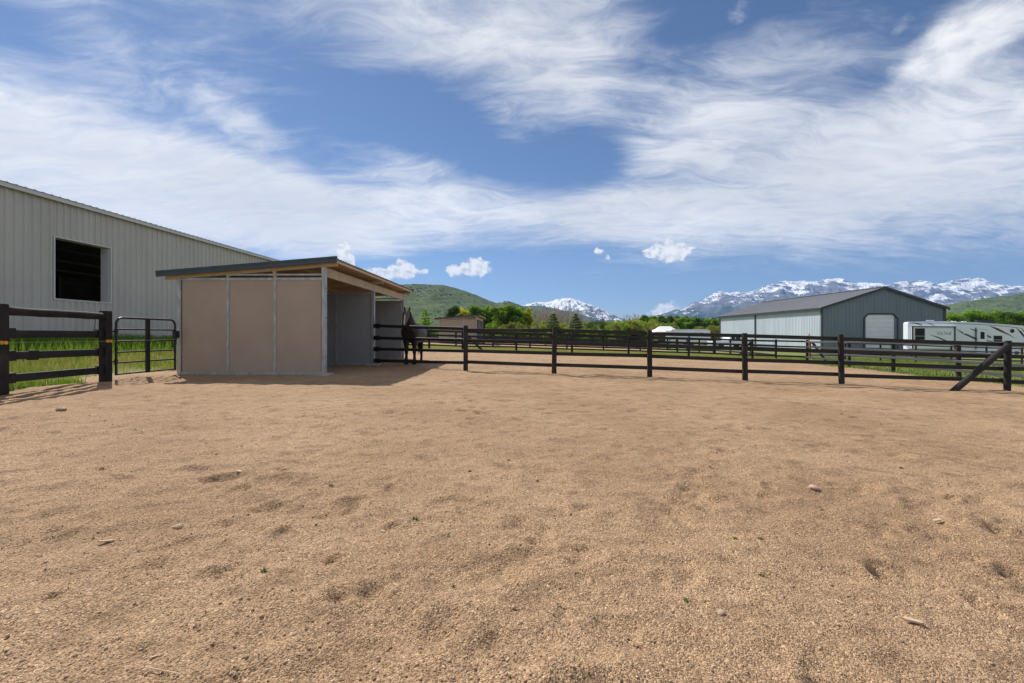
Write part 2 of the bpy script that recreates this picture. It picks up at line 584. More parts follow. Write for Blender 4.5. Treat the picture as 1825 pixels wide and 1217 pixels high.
M['weed'] = leaf_material('weed_leaves', (0.045, 0.115, 0.025), (0.10, 0.19, 0.05), 0.3, 3, 0.2)


def turf_material():
    m = bpy.data.materials.new('meadow')
    m.use_nodes = True
    T = NT(m.node_tree)
    b = T.n['Principled BSDF']
    P = T.new('ShaderNodeTexCoord').outputs['Object']
    n1 = T.noise(P, 0.25, 6, 0.65)
    n2 = T.noise(P, 9.0, 5, 0.7)
    c = T.mix(T.ramp01(n1, 0.35, 0.68), (0.13, 0.18, 0.045), (0.25, 0.255, 0.095))
    c = T.mix(T.math('MULTIPLY', T.ramp01(n2, 0.4, 0.75), 0.6), c, (0.24, 0.20, 0.11))
    T.put(b.inputs['Base Color'], c)
    b.inputs['Roughness'].default_value = 0.95
    b.inputs['Specular IOR Level'].default_value = 0.1
    bp = T.new('ShaderNodeBump')
    bp.inputs['Distance'].default_value = 0.05
    T.put(bp.inputs['Height'], n2)
    T.l.new(bp.outputs[0], b.inputs['Normal'])
    return m


M['turf'] = turf_material()


def hill_material(name, green1, green2, dark, tan, s, snow=None, rock=None, sw=0.6):
    m = bpy.data.materials.new(name)
    m.use_nodes = True
    T = NT(m.node_tree)
    b = T.n['Principled BSDF']
    tcn = T.new('ShaderNodeTexCoord')
    P = tcn.outputs['Object']
    geo = T.new('ShaderNodeNewGeometry')
    n1 = T.noise(P, 1.6 * s, 8, 0.68)
    n2 = T.noise(P, 9.0 * s, 8, 0.7)
    n3 = T.noise(P, 34.0 * s, 4, 0.7)
    c = T.mix(T.ramp01(n1, 0.35, 0.66), green1, green2)
    c = T.mix(T.math('MULTIPLY', T.ramp01(n2, 0.50, 0.66), 0.75), c, dark)
    c = T.mix(T.math('MULTIPLY', T.ramp01(n3, 0.52, 0.66), 0.65), c, dark)
    c = T.mix(T.math('MULTIPLY', T.ramp01(T.noise(P, 4.0 * s, 6, 0.6), 0.56, 0.74), 0.5), c, tan)
    if snow:
        sp = T.new('ShaderNodeSeparateXYZ')
        T.put(sp.inputs[0], P)
        sn = T.new('ShaderNodeSeparateXYZ')
        T.put(sn.inputs[0], geo.outputs['True Normal'])
        zlo, zhi = snow
        hf = T.ramp01(sp.outputs[2], zlo, zhi, False)
        # layered cliffs: bands in height, bent a little
        wob = T.noise(P, 2.2 * s, 5, 0.6)
        lay = T.noise(T.mapping(P, scale=(0.7 * s, 0.7 * s, 26.0 * s)), 1.0, 5, 0.65, 0.3)
        rk = T.mix(T.ramp01(lay, 0.38, 0.62), rock[0], rock[1])
        c = T.mix(T.ramp01(T.math('ADD', hf, T.math('MULTIPLY', T.math('SUBTRACT', n1, 0.5), 0.9)), 0.05, 0.40), c, rk)
        gully = T.noise(T.mapping(P, scale=(1.7 * s, 1.1 * s, 1.5 * s)), 1.0, 5, 0.50, 0.8)
        flat = T.ramp01(sn.outputs[2], 0.45, 0.86)
        sv = T.math('ADD', T.math('MULTIPLY', hf, sw), T.math('MULTIPLY', T.math('SUBTRACT', gully, 0.5), 2.2))
        sv = T.math('ADD', sv, T.math('MULTIPLY', T.math('SUBTRACT', lay, 0.5), 1.5))
        sv = T.math('ADD', sv, T.math('MULTIPLY', T.math('SUBTRACT', flat, 0.5), 0.35))
        sv = T.math('ADD', sv, T.math('MULTIPLY', T.math('SUBTRACT', wob, 0.5), 0.8))
        c = T.mix(T.ramp01(sv, 0.40, 0.50), c, (0.84, 0.85, 0.87))
    T.put(b.inputs['Base Color'], c)
    b.inputs['Roughness'].default_value = 0.95
    b.inputs['Specular IOR Level'].default_value = 0.05
    bp = T.new('ShaderNodeBump')
    bp.inputs['Strength'].default_value = 0.7
    bp.inputs['Distance'].default_value = 0.03 / s
    T.put(bp.inputs['Height'], T.math('ADD', n2, T.math('MULTIPLY', n3, 0.3)))
    T.l.new(bp.outputs[0], b.inputs['Normal'])
    return m


# ------------------------------------------------------------------ terrain
def far_sheet():
    xs = np.concatenate([-np.geomspace(60, 12000, 16)[::-1], np.linspace(-48, 60, 73), np.geomspace(75, 12000, 16)])
    ys = np.concatenate([np.linspace(-40, 80, 81), np.geomspace(90, 9000, 26)])
    return grid_mesh('meadow_ground', xs, ys, lambda X, Y: ground(X, Y) - 0.06, M['turf'])


tag(link('ground', far_sheet()), 'green meadow running out to the trees', None, None, 'structure')

PITS = []
for k in range(480):                                     # hoof prints and scuffs in the sand
    yy = 0.9 + 12.5 * rng.random() ** 1.5
    PITS.append((rng.uniform(-1.15, 1.25) * (yy + 1.0), yy, 0.035 + 0.09 * rng.random() ** 1.5, rng.uniform(0.007, 0.026), rng.uniform(0, 3.14)))


def sand_z(X, Y, fine=True):
    z = ground(X, Y)
    z = z + 0.020 * fbm(X * 0.55, Y * 0.55, 3, 3) + 0.019 * fbm(X * 1.6, Y * 2.4, 3, 11)
    if fine:
        z = z + 0.013 * fbm(X * 3.2, Y * 5.0, 3, 21) + 0.0034 * fbm(X * 12, Y * 16, 3, 31)
        m = perlin(X * 0.8, Y * 0.8, 77)
        z = z + 0.010 * np.clip(m + 0.25, 0, 1) * fbm(X * 9, Y * 11, 2, 41, ridged=True) * 0.6
    # banks of sand heaped against the left fence and along the front fence
    z = z + 0.09 * np.exp(-((X + 8.25) / 0.55) ** 2) * sstep(6.0, 8.5, Y) * (1 - sstep(10.3, 11.2, Y)) * (0.7 + 0.8 * perlin(X * 1.2, Y * 1.2, 5))
    fy = np.interp(X, [-4.7, -1.3, 1.1, 3.7, 6.0, 8.3, 12.0, 15.5], [15.3, 12.8, 12.25, 12.1, 11.8, 11.44, 11.05, 10.7])
    z = z + 0.045 * np.exp(-((Y - fy + 0.25) / 0.35) ** 2) * (0.6 + 1.2 * perlin(X * 1.5, Y * 0.4, 8)) * sstep(-3.5, -2.0, X)
    return z


def sand_band(x0, x1, dx, y0, y1, dy):
    xs = np.linspace(x0, x1, int(round((x1 - x0) / dx)) + 1)
    ys = np.linspace(y0, y1, int(round((y1 - y0) / dy)) + 1)
    X, Y = np.meshgrid(xs, ys)
    Z = sand_z(X, Y)
    for px, py, pr, pd, pa in PITS:
        if px < x0 - .3 or px > x1 + .3 or py < y0 - .3 or py > y1 + .3:
            continue
        i0, i1 = np.searchsorted(xs, [px - 0.34, px + 0.34])
        j0, j1 = np.searchsorted(ys, [py - 0.34, py + 0.34])
        if i1 <= i0 or j1 <= j0:
            continue
        sx = X[j0:j1, i0:i1] - px
        sy = Y[j0:j1, i0:i1] - py
        u = (sx * math.cos(pa) + sy * math.sin(pa)) / (pr * 1.35)
        v = (-sx * math.sin(pa) + sy * math.cos(pa)) / pr
        wob_ = perlin(X[j0:j1, i0:i1] * 14, Y[j0:j1, i0:i1] * 14, 55)
        u = u + 0.7 * perlin(X[j0:j1, i0:i1] * 6, Y[j0:j1, i0:i1] * 6, 56)
        v = v + 0.7 * perlin(X[j0:j1, i0:i1] * 6, Y[j0:j1, i0:i1] * 6, 57)
        rr = u * u + v * v
        Z[j0:j1, i0:i1] += pd * (-(0.75 + 0.9 * wob_) / (1 + np.exp((np.sqrt(rr) - 0.9) * 7.0)) + 0.55 * np.exp(-((np.sqrt(rr) - 1.45) / 0.42) ** 2) * (0.5 + 0.5 * u))
    return X, Y, Z


def sand_sheet():
    cos, fcs, off = [], [], 0
    bands = [(-5.2, 5.2, 0.016, -0.2, 3.4, 0.016), (-11.0, 11.0, 0.04, 3.4, 7.6, 0.032), (-10.6, 16.2, 0.065, 7.6, 14.4, 0.055),
             (-9.4, 15.2, 0.2, 14.4, 26.0, 0.2), (-11.0, -5.2, 0.2, -4, 3.4, 0.2), (5.2, 16.0, 0.2, -4, 3.4, 0.2), (-5.2, 5.2, 0.2, -4, -0.2, 0.2), (11.0, 16.2, 0.2, 3.4, 7.6, 0.2)]
    for b in bands:
        X, Y, Z = sand_band(*b)
        # ragged edges against the grass
        e = 0.35 * perlin(X * 0.8, Y * 0.8, 91) + 0.12 * perlin(X * 3.1, Y * 3.1, 92)
        lim_l = np.where(Y < 9.0, -8.75, np.where(Y < 13, -10.2, -9.0)) + e
        xr = 14.3 + 1.2 * sstep(14, 22, Y) + e
        yf = 25.4 + e * 1.4
        drop = np.maximum(np.maximum(sstep(0, 0.25, lim_l - X), sstep(0, 0.3, X - xr)), sstep(0, 0.4, Y - yf))
        Z = Z - 0.16 * drop
        nyy, nxx = X.shape
        i = np.arange(nxx * nyy).reshape(nyy, nxx) + off
        fcs.append(np.stack([i[:-1, :-1].ravel(), i[:-1, 1:].ravel(), i[1:, 1:].ravel(), i[1:, :-1].ravel()], 1))
        cos.append(np.stack([X.ravel(), Y.ravel(), Z.ravel()], 1))
        off += nxx * nyy
    return np_mesh('sand', np.concatenate(cos), np.concatenate(fcs), M['sand'], True)


tag(link('sand_yard', sand_sheet()), 'tan gritty sand of the open yard', None, None, 'structure')


def SZ(x, y):
    return float(sand_z(np.array([x]), np.array([y]))[0])


def sand_patch(name, x0, x1, y0, y1, d, label):
    xs = np.arange(x0, x1 + d, d)
    ys = np.arange(y0, y1 + d, d)

    def zf(X, Y):
        e = 0.6 * perlin(X * 0.4, Y * 0.4, 61)
        edge = np.minimum(np.minimum(X - x0, x1 - X), np.minimum(Y - y0, y1 - Y)) + e - 0.5
        return ground(X, Y) + 0.015 * fbm(X * 0.8, Y * 0.8, 3, 9) + 0.0 - 0.2 * sstep(0.0, 0.6, -edge)
    tag(link(name, grid_mesh(name, xs, ys, zf, M['sand'])), label, None, None, 'structure')


sand_patch('sand_paddock', -13.0, 15.5, 38.5, 58.0, 0.4, 'tan sand of the paddock behind the grass lane')


def mountain(name, label, prof, d0, d1, material, amp=0.10, nx=420, ny=70, seed=1, spur=1.0, jag=0.02, ext=1.35, fpow=1.15, brush=0):
    """prof: (bearing offset, rise) of the skyline as tangents from the yard; ridge stands at distance d1, foot at d0"""
    px = np.array([p[0] for p in prof], float)
    pz = np.array([p[1] for p in prof], float)
    u = np.linspace(px[0], px[-1], nx)
    v = np.linspace(0, ext, ny)
    U, V = np.meshgrid(u, v)
    X = (U - 912.5) / 811.0 * d1
    Yd = d0 + (d1 - d0) * V
    rz = np.interp(U, px, pz) / 811.0 * d1
    H = rz.max()
    k = 7.0 / (X.max() - X.min()) * 2.2
    f = np.where(V <= 1, np.clip(V, 0, 1) ** fpow, 1 - 0.9 * (V - 1) ** 1.2)
    warp_ = 0.6 * fbm(X * k * 0.7, Yd * k * 0.7, 3, seed + 5)
    sp = fbm(X * k * 1.6 + warp_, Yd * k * 0.55, 6, seed, 0.52, True)
    iso = fbm(X * k * 2.0, Yd * k * 2.0, 6, seed + 9, 0.55)
    env = np.clip(f, 0, 1) * np.clip(1.10 - f, 0.0, 1) * 2.6
    Z = rz * f + H * amp * env * (spur * (sp - 0.5) * 0.8 + 0.7 * iso)
    Z = Z + H * jag * fbm(X * k * 14, Yd * k * 6, 4, seed + 3, 0.6, True) * np.clip(f, 0, 1) ** 3
    Z = np.maximum(Z, -4 + 0 * Z) - 3.0 * (V < 0.001)
    i = np.arange(nx * ny).reshape(ny, nx)
    fc = np.stack([i[:-1, :-1].ravel(), i[:-1, 1:].ravel(), i[1:, 1:].ravel(), i[1:, :-1].ravel()], 1)
    me = np_mesh(name, np.stack([X.ravel(), Yd.ravel(), Z.ravel()], 1), fc, material, True)
    o = tag(link(name, me), label, None, None, 'structure')
    if brush:
        r = np.random.default_rng(seed)
        q = r.integers(0, (nx - 1) * int(ny / ext), brush * 3)
        fx, fy = r.random(len(q)), r.random(len(q))
        ji, ii = q // (nx - 1), q % (nx - 1)

        def lerp(A):
            return (A[ji, ii] * (1 - fx) + A[ji, ii + 1] * fx) * (1 - fy) + (A[ji + 1, ii] * (1 - fx) + A[ji + 1, ii + 1] * fx) * fy
        c = np.stack([lerp(X), lerp(Yd), lerp(Z)], 1)
        keep = (perlin(c[:, 0] * 0.006, c[:, 1] * 0.004, 5) + 0.5 * perlin(c[:, 0] * 0.02, c[:, 1] * 0.012, 6) + r.uniform(-.35, .35, len(c))) > 0.02
        c = c[keep][:brush]
        n_ = len(c)
        sz = r.uniform(0.9, 2.6, n_) * (1 + (r.random(n_) > 0.94))
        b_ = np.array([(1, 0, 0), (0.3, 0.95, 0), (-0.8, 0.6, 0), (-0.8, -0.6, 0), (0.3, -0.95, 0), (0.1, 0, 0.8), (0.9, 0.5, 0.45), (-0.5, 0.8, 0.5), (-0.6, -0.7, 0.45), (0.6, -0.7, 0.5)], float)
        fb_ = np.array([(0, 1, 6), (1, 2, 7), (2, 3, 8), (3, 4, 9), (4, 0, 9), (0, 6, 9), (1, 7, 6), (2, 8, 7), (3, 9, 8), (5, 6, 7), (5, 7, 8), (5, 8, 9), (5, 9, 6)])
        co = b_[None] * sz[:, None, None] * r.uniform(0.7, 1.3, (n_, 10, 1)) + c[:, None]
        f_ = (np.arange(n_)[:, None, None] * 10 + fb_[None]).reshape(-1, 3)
        bo = link('hillside_brush', np_mesh('hillside_brush', co.reshape(-1, 3), f_, BRUSH, True))
        tag(bo, 'dark scrub oak dotted over the ' + label.split(' behind')[0], 'brush', None, 'stuff')
    return o


BRUSH = leaf_material('scrub_leaves', (0.060, 0.090, 0.030), (0.092, 0.125, 0.048), 0.3, 0.05)
H1 = hill_material('green_hill', (0.078, 0.112, 0.036), (0.122, 0.150, 0.058), (0.022, 0.042, 0.014), (0.17, 0.155, 0.085), 0.0085)
H2 = hill_material('forest_slope', (0.060, 0.095, 0.035), (0.095, 0.125, 0.050), (0.028, 0.050, 0.022), (0.14, 0.13, 0.08), 0.005)
H3 = hill_material('snowy_range_near', (0.050, 0.075, 0.040), (0.075, 0.085, 0.05), (0.03, 0.045, 0.026), (0.12, 0.11, 0.09), 0.0022, (150, 640), ((0.13, 0.12, 0.115), (0.24, 0.225, 0.21)), 0.72)
H4 = hill_material('snowy_range_far', (0.050, 0.075, 0.040), (0.075, 0.085, 0.05), (0.03, 0.045, 0.026), (0.12, 0.11, 0.09), 0.0020, (330, 1000), ((0.11, 0.11, 0.115), (0.21, 0.21, 0.215)), 0.45)

mountain('hill', 'round green brushy hill behind the shelter',
         [(-200, 30), (100, 62), (420, 78), (640, 86), (700, 90), (745, 91.5), (790, 90), (830, 79), (862, 66), (884, 57), (905, 60), (925, 55), (950, 45), (985, 34), (1030, 22), (1085, 8), (1130, -6)],
         900, 1700, H1, 0.07, 420, 80, 4, 0.8, 0.006, brush=9000)
mountain('hill', 'long green sage hill at the far right behind the trailer',
         [(1560, -4), (1640, 18), (1690, 48), (1720, 58), (1760, 66), (1800, 71), (1825, 74), (1950, 88), (2200, 110)],
         1000, 1900, H1, 0.06, 300, 70, 14, 0.8, 0.006, brush=7000)
mountain('forested_ridge', 'dark blue green ridge below the small snowy peak',
         [(820, 4), (880, 40), (930, 53), (965, 53), (1000, 46), (1040, 36), (1075, 22), (1120, 6), (1170, -6)],
         2800, 4400, H2, 0.06, 260, 60, 24, 0.9, 0.006)
mountain('mountain', 'small snow covered peak in the middle of the skyline',
         [(840, 20), (900, 44), (935, 53), (960, 58), (975, 57), (990, 62), (1005, 64.5), (1016, 65), (1030, 61), (1048, 55), (1065, 48), (1085, 35), (1105, 24), (1140, 10), (1180, -4)],
         5200, 8000, H3, 0.11, 420, 110, 34, 1.0, 0.012, 1.3)
mountain('mountain', 'wide snow streaked mountain range behind the grey barn',
         [(1090, -6), (1130, 12), (1170, 30), (1200, 40), (1235, 52), (1262, 66), (1283, 75), (1300, 72), (1320, 74), (1345, 75), (1362, 84), (1380, 92), (1405, 94), (1425, 96), (1445, 92), (1475, 97), (1490, 98), (1510, 93), (1545, 92), (1580, 88),
          (1605, 93), (1630, 95), (1660, 89), (1685, 88), (1705, 95), (1722, 99.5), (1742, 98), (1765, 88), (1790, 75), (1830, 60), (1900, 40), (2000, 20)],
         6000, 9000, H4, 0.13, 760, 130, 44, 1.0, 0.013, 1.3)

# ------------------------------------------------------------------ big grey arena building on the left


def ribbed(width, height, n, depth=0.058, rib=0.058, mats=None, name='wall_panel'):
    """a sheet of trapezoid-ribbed cladding: width along local y, up local z, ribs proud along +x"""
    prof = []
    p = width / n
    for k in range(n):
        c = (k + 0.5) * p
        prof += [(c - rib * 0.9, 0.0), (c - rib * 0.45, depth), (c + rib * 0.45, depth), (c + rib * 0.9, 0.0)]
    prof = [(0.0, 0.0)] + prof + [(width - 0.004, 0.0)]
    m = MB()
    k = len(prof)
    vs = [(d, y, 0.0) for y, d in prof] + [(d, y, height) for y, d in prof] + [(-0.012, 0, 0), (-0.012, width - 0.004, 0), (-0.012, 0, height), (-0.012, width - 0.004, height)]
    fs = [(i, i + 1, i + 1 + k, i + k) for i in range(k - 1)]
    b = 2 * k
    fs += [(b + 1, b, b + 2, b + 3), (0, k, b + 2, b), (k - 1, b + 1, b + 3, 2 * k - 1)]
    m.add(vs, fs)
    return m.mesh(name, mats)


def arena():
    ang = -math.atan2(1.07, 16.76)
    t = thing('arena_building', 'long light grey ribbed steel riding hall behind the left fence', 'building', (-18.5, 16.44, 0.70), ang)
    A = M['arena_wall']
    H = 5.75
    y0, y1 = -17.4, 30.0
    pw = 0.914
    wl0, wl1, wz0, wz1 = 1.84, 4.20, 1.80, 4.25
    full = ribbed(pw, H, 3, mats=A)
    y = wl0 - pw * 21
    while y < wl0 - 0.01:
        link('wall_panel', full, t, (0, y, 0))
        y += pw
    w3 = (wl1 - wl0) / 3
    low = ribbed(w3, wz0, 3, mats=A)
    top = ribbed(w3, H - wz1, 3, mats=A)
    for k in range(3):
        link('wall_panel', low, t, (0, wl0 + k * w3, 0))
        link('wall_panel', top, t, (0, wl0 + k * w3, wz1))
    y = wl1
    while y < y1:
        link('wall_panel', full, t, (0, y, 0))
        y += pw
    yend = y
    # window frame and its deep jamb
    f = MB()
    b = 0.055
    f.box(-0.05, 0.05, wl0 - b, wl1 + b, wz0 - b, wz0)
    f.box(-0.05, 0.05, wl0 - b, wl1 + b, wz1, wz1 + b)
    f.box(-0.05, 0.05, wl0 - b, wl0, wz0, wz1)
    f.box(-0.05, 0.05, wl1, wl1 + b, wz0, wz1)
    fr = f.build('window_frame', M['arena_trim'], t)
    j = MB()
    j.box(-0.42, -0.052, wl1 - 0.02, wl1 + 0.03, wz0, wz1)
    j.box(-0.42, -0.052, wl0 - 0.03, wl0 + 0.0, wz0, wz1)
    j.box(-0.42, -0.052, wl0, wl1, wz0 - 0.04, wz0 - 0.005)
    j.box(-0.42, -0.052, wl0, wl1, wz1 + 0.005, wz1 + 0.04)
    j.build('jamb', M['arena_trim'], fr)
    Wd = 25.0
    s = MB()                                              # the other three walls and the inner faces
    s.box(-Wd - 0.1, -Wd, y0, yend, 0, H)
    s.box(-Wd, -0.06, y0 - 0.1, y0, 0, H + 2.0)
    s.box(-Wd, -14.5, yend, yend + 0.1, 0, H + 0.9)
    s.box(-3.0, -0.06, yend, yend + 0.1, 0, H + 0.2)
    s.box(-14.5, -3.0, yend, yend + 0.1, 4.8, H + 0.6)  # leaves an unseen doorway below, added to let daylight onto the back wall
    s.build('rear_wall', M['inside_dark'], t)
    MB().box(-Wd, -0.1, y0, yend, -0.3, 0.02).build('floor', M['dirt'], t)
    ri = 2.05
    r = MB()
    for sx in (0, 1):
        xa, xb = (0.16, -Wd / 2) if sx == 0 else (-Wd - 0.16, -Wd / 2)
        r.add([(xa, y0 - .2, H), (xb, y0 - .2, H + ri), (xb, yend + .2, H + ri), (xa, yend + .2, H),
               (xa, y0 - .2, H + .1), (xb, y0 - .2, H + ri + .1), (xb, yend + .2, H + ri + .1), (xa, yend + .2, H + .1)],
              [(0, 1, 2, 3), (4, 5, 6, 7), (0, 1, 5, 4), (1, 2, 6, 5), (2, 3, 7, 6), (3, 0, 4, 7)])
    rf = r.build('roof', M['inside_dark'], t)
    e = MB()                                              # pale eave trim under a row of roof ribs
    e.box(0.165, 0.20, y0, yend, H - 0.06, H + 0.09)
    e.build('eave_trim', M['arena_trim'], rf)
    rb = MB()
    k = y0
    while k < yend:
        rb.prism([(k + 0.0, H + 0.10), (k + 0.03, H + 0.135), (k + 0.09, H + 0.135), (k + 0.12, H + 0.10)], 'x', -0.6, 0.23)
        k += 0.305
    rb.build('roof_ribs', M['arena_wall'], rf)
    sheet = MB().box(-0.6, 0.225, y0, yend, H + 0.102, H + 0.112)
    sheet.build('roof_edge', M['arena_wall'], rf)
    # inside: girts on the back wall, purlins under the roof and a pale door
    for z in (1.5, 3.6, 5.2):
        MB().box(-Wd + 0.02, -Wd + 0.2, y0, yend, z, z + 0.12).build('girt', M['girt'], t)
    for k in range(1, 5):
        x = -k * 2.7
        z = H + ri * (k * 2.7) / (Wd / 2) - 0.32
        MB().box(x - 0.04, x + 0.04, y0, yend, z, z + 0.18).build('purlin', M['girt'], t)
        MB().box(-Wd - x - 0.04, -Wd - x + 0.04, y0, yend, z, z + 0.18).build('purlin', M['girt'], t)
    for yy in np.arange(y0 + 4, yend, 7.4):
        MB().box(-Wd + 0.2, -Wd + 0.55, yy, yy + 0.25, 0, H).build('frame_column', M['girt'], t)
        MB().box(-0.55, -0.2, yy, yy + 0.25, 0, H).build('frame_column', M['girt'], t)
    d = MB().box(-Wd + 0.22, -Wd + 0.3, 24.6, 29.2, 0.0, 3.2).build('sliding_door', M['arena_trim'], t)
    MB().box(-0.03, 0.06, y0, yend, -0.25, 0.1).build('base_trim', M['arena_trim'], t)
    return t


arena()

# ------------------------------------------------------------------ grey barn on the right


def barn():
    ang = math.atan2(0.034, 1.0)
    zb = -1.30
    t = thing('barn', 'grey steel barn with white overhead door and pale side wall', 'barn', (38.15, 56.0, zb), ang)
    Wd, Ln, He, Hr = 15.6, 25.6, 5.80, 8.25
    D, Lt = M['barn_dark'], M['barn_light']
    dx0, dx1, dh = 5.25, 9.52, 4.98
    ch = 0.55
    n = 34
    pw = Wd / n

    def top(x):
        return He + (Hr - He) * (1 - abs(x - Wd / 2) / (Wd / 2)) - 0.02
    for k in range(n):                                     # gable cladding, a sheet at a time, round the door opening
        x0, x1 = k * pw, (k + 1) * pw
        zl = zr = 0.0
        if x1 > dx0 + 1e-3 and x0 < dx1 - 1e-3:
            def dt(x):
                if x < dx0 or x > dx1:
                    return 0.0
                return dh - max(0, ch - (x - dx0), ch - (dx1 - x))
            zl, zr = dt(max(x0, dx0 + 1e-4)), dt(min(x1, dx1 - 1e-4))
            if x0 < dx0 or x1 > dx1:
                zl = zr = 0.0
        ps = [(x0, zl), (x1 - 0.006, zr), (x1 - 0.006, top(x1)), (x0, top(x0))]
        m = MB().prism(ps, 'y', -0.03, 0.03)
        c = (x0 + x1) / 2
        zz = max(zl, zr)
        m.add([(c - 0.05, -0.031, zz), (c - 0.025, -0.062, zz), (c + 0.025, -0.062, zz), (c + 0.05, -0.031, zz),
               (c - 0.05, -0.031, top(c) - 0.1), (c - 0.025, -0.062, top(c) - 0.1), (c + 0.025, -0.062, top(c) - 0.1), (c + 0.05, -0.031, top(c) - 0.1)],
              [(0, 1, 5, 4), (1, 2, 6, 5), (2, 3, 7, 6)])
        m.build('wall_panel', D, t)
    tr = MB()                                              # door trim
    pts = [(dx0, 0), (dx0, dh - ch), (dx0 + ch, dh), (dx1 - ch, dh), (dx1, dh - ch), (dx1, 0)]
    for a, b in zip(pts[:-1], pts[1:]):
        tr.tube([(a[0], -0.08, a[1]), (b[0], -0.08, b[1])], 0.085, 4)
    tr.build('door_trim', M['barn_trim'], t)
    dr = thing('overhead_door', None, None, (0, 0, 0))
    dr.parent = t
    for k in range(9):
        z0, z1 = k * dh / 9, (k + 1) * dh / 9 - 0.012
        xa, xb = dx0 + 0.04, dx1 - 0.04
        if k < 8:
            ps = [(xa, z0), (xb, z0), (xb, z1), (xa, z1)]
        else:                                              # the top section follows the clipped corners
            c_ = z1 - z0
            ps = [(xa, z0), (xb, z0), (xb - c_, z1), (xa + c_, z1)]
        MB().prism(ps, 'y', 0.05, 0.09).build('door_section', M['white_door'], dr)
    # side wall towards the yard: pale sheets, dark corner and middle posts
    ns = 28
    sp = ribbed(Ln / ns, He - 0.25, 3, 0.03, 0.06, Lt)
    for k in range(ns):
        o = link('wall_panel', sp, t, (0.0, (k + 1) * Ln / ns, 0))
        o.rotation_euler = (0, 0, math.pi)
    po = MB()
    po.box(-0.10, 0.04, -0.10, 0.14, 0, He - 0.02)
    po.build('corner_post', M['barn_trim'], t)
    MB().box(-0.11, -0.036, Ln * 0.555, Ln * 0.555 + 0.30, 0, He - 0.1).build('corner_post', M['barn_trim'], t)
    MB().box(-0.11, 0.05, Ln - 0.2, Ln + 0.05, 0, He - 0.02).build('corner_post', M['barn_trim'], t)
    MB().box(Wd - 0.25, Wd + 0.10, -0.10, 0.2, 0, He - 0.02).build('corner_post', M['barn_trim'], t)
    MB().box(Wd - 0.06, Wd, 0.2, Ln, 0, He - 0.1).build('side_wall', D, t)
    MB().prism([(0, 0), (Wd, 0), (Wd, He), (Wd / 2, Hr - 0.1), (0, He)], 'y', Ln - 0.04, Ln).build('gable_wall', D, t)
    sl = (Hr - He) / (Wd / 2)
    nr = 28
    for side in (0, 1):
        for k in range(nr):
            ya, yb = -0.3 + k * (Ln + 0.6) / nr, -0.3 + (k + 1) * (Ln + 0.6) / nr - 0.006
            xe, xr = (-0.35, Wd / 2) if side == 0 else (Wd + 0.35, Wd / 2)
            ze = He - 0.35 * sl
            m = MB()
            m.add([(xe, ya, ze), (xr, ya, Hr), (xr, yb, Hr), (xe, yb, ze), (xe, ya, ze + .06), (xr, ya, Hr + .06), (xr, yb, Hr + .06), (xe, yb, ze + .06)],
                  [(0, 1, 2, 3), (4, 5, 6, 7), (0, 1, 5, 4), (1, 2, 6, 5), (2, 3, 7, 6), (3, 0, 4, 7)])
            m.add([(xe, ya, ze + .061), (xr, ya, Hr + .061), (xr, ya + .07, Hr + .061), (xe, ya + .07, ze + .061),
                   (xe, ya, ze + .10), (xr, ya, Hr + .10), (xr, ya + .07, Hr + .10), (xe, ya + .07, ze + .10)],
                  [(4, 5, 6, 7), (0, 1, 5, 4), (2, 3, 7, 6), (3, 0, 4, 7)])
            m.build('roof_panel', M['barn_roof'], t)
    rk = MB()                                              # dark rake boards
    for xe in (-0.36, Wd + 0.36):
        ze = He - 0.36 * sl
        rk.add([(xe, -0.33, ze - 0.22), (Wd / 2, -0.33, Hr - 0.22), (Wd / 2, -0.33, Hr + 0.10), (xe, -0.33, ze + 0.10),
                (xe, -0.28, ze - 0.22), (Wd / 2, -0.28, Hr - 0.22), (Wd / 2, -0.28, Hr + 0.10), (xe, -0.28, ze + 0.10)],
               [(0, 1, 2, 3), (4, 5, 6, 7), (0, 1, 5, 4), (2, 3, 7, 6), (3, 0, 4, 7)])
    rk.build('rake_board', M['barn_trim'], t)
    MB().box(-0.42, -0.36, -0.3, Ln + 0.3, He - 0.35, He - 0.08).build('gutter', M['barn_trim'], t)
    MB().box(Wd / 2 - 0.25, Wd / 2 + 0.25, -0.34, Ln + 0.3, Hr + 0.06, Hr + 0.13).build('ridge_cap', M['barn_roof'], t)
    return t


barn()

# ------------------------------------------------------------------ horse shelters


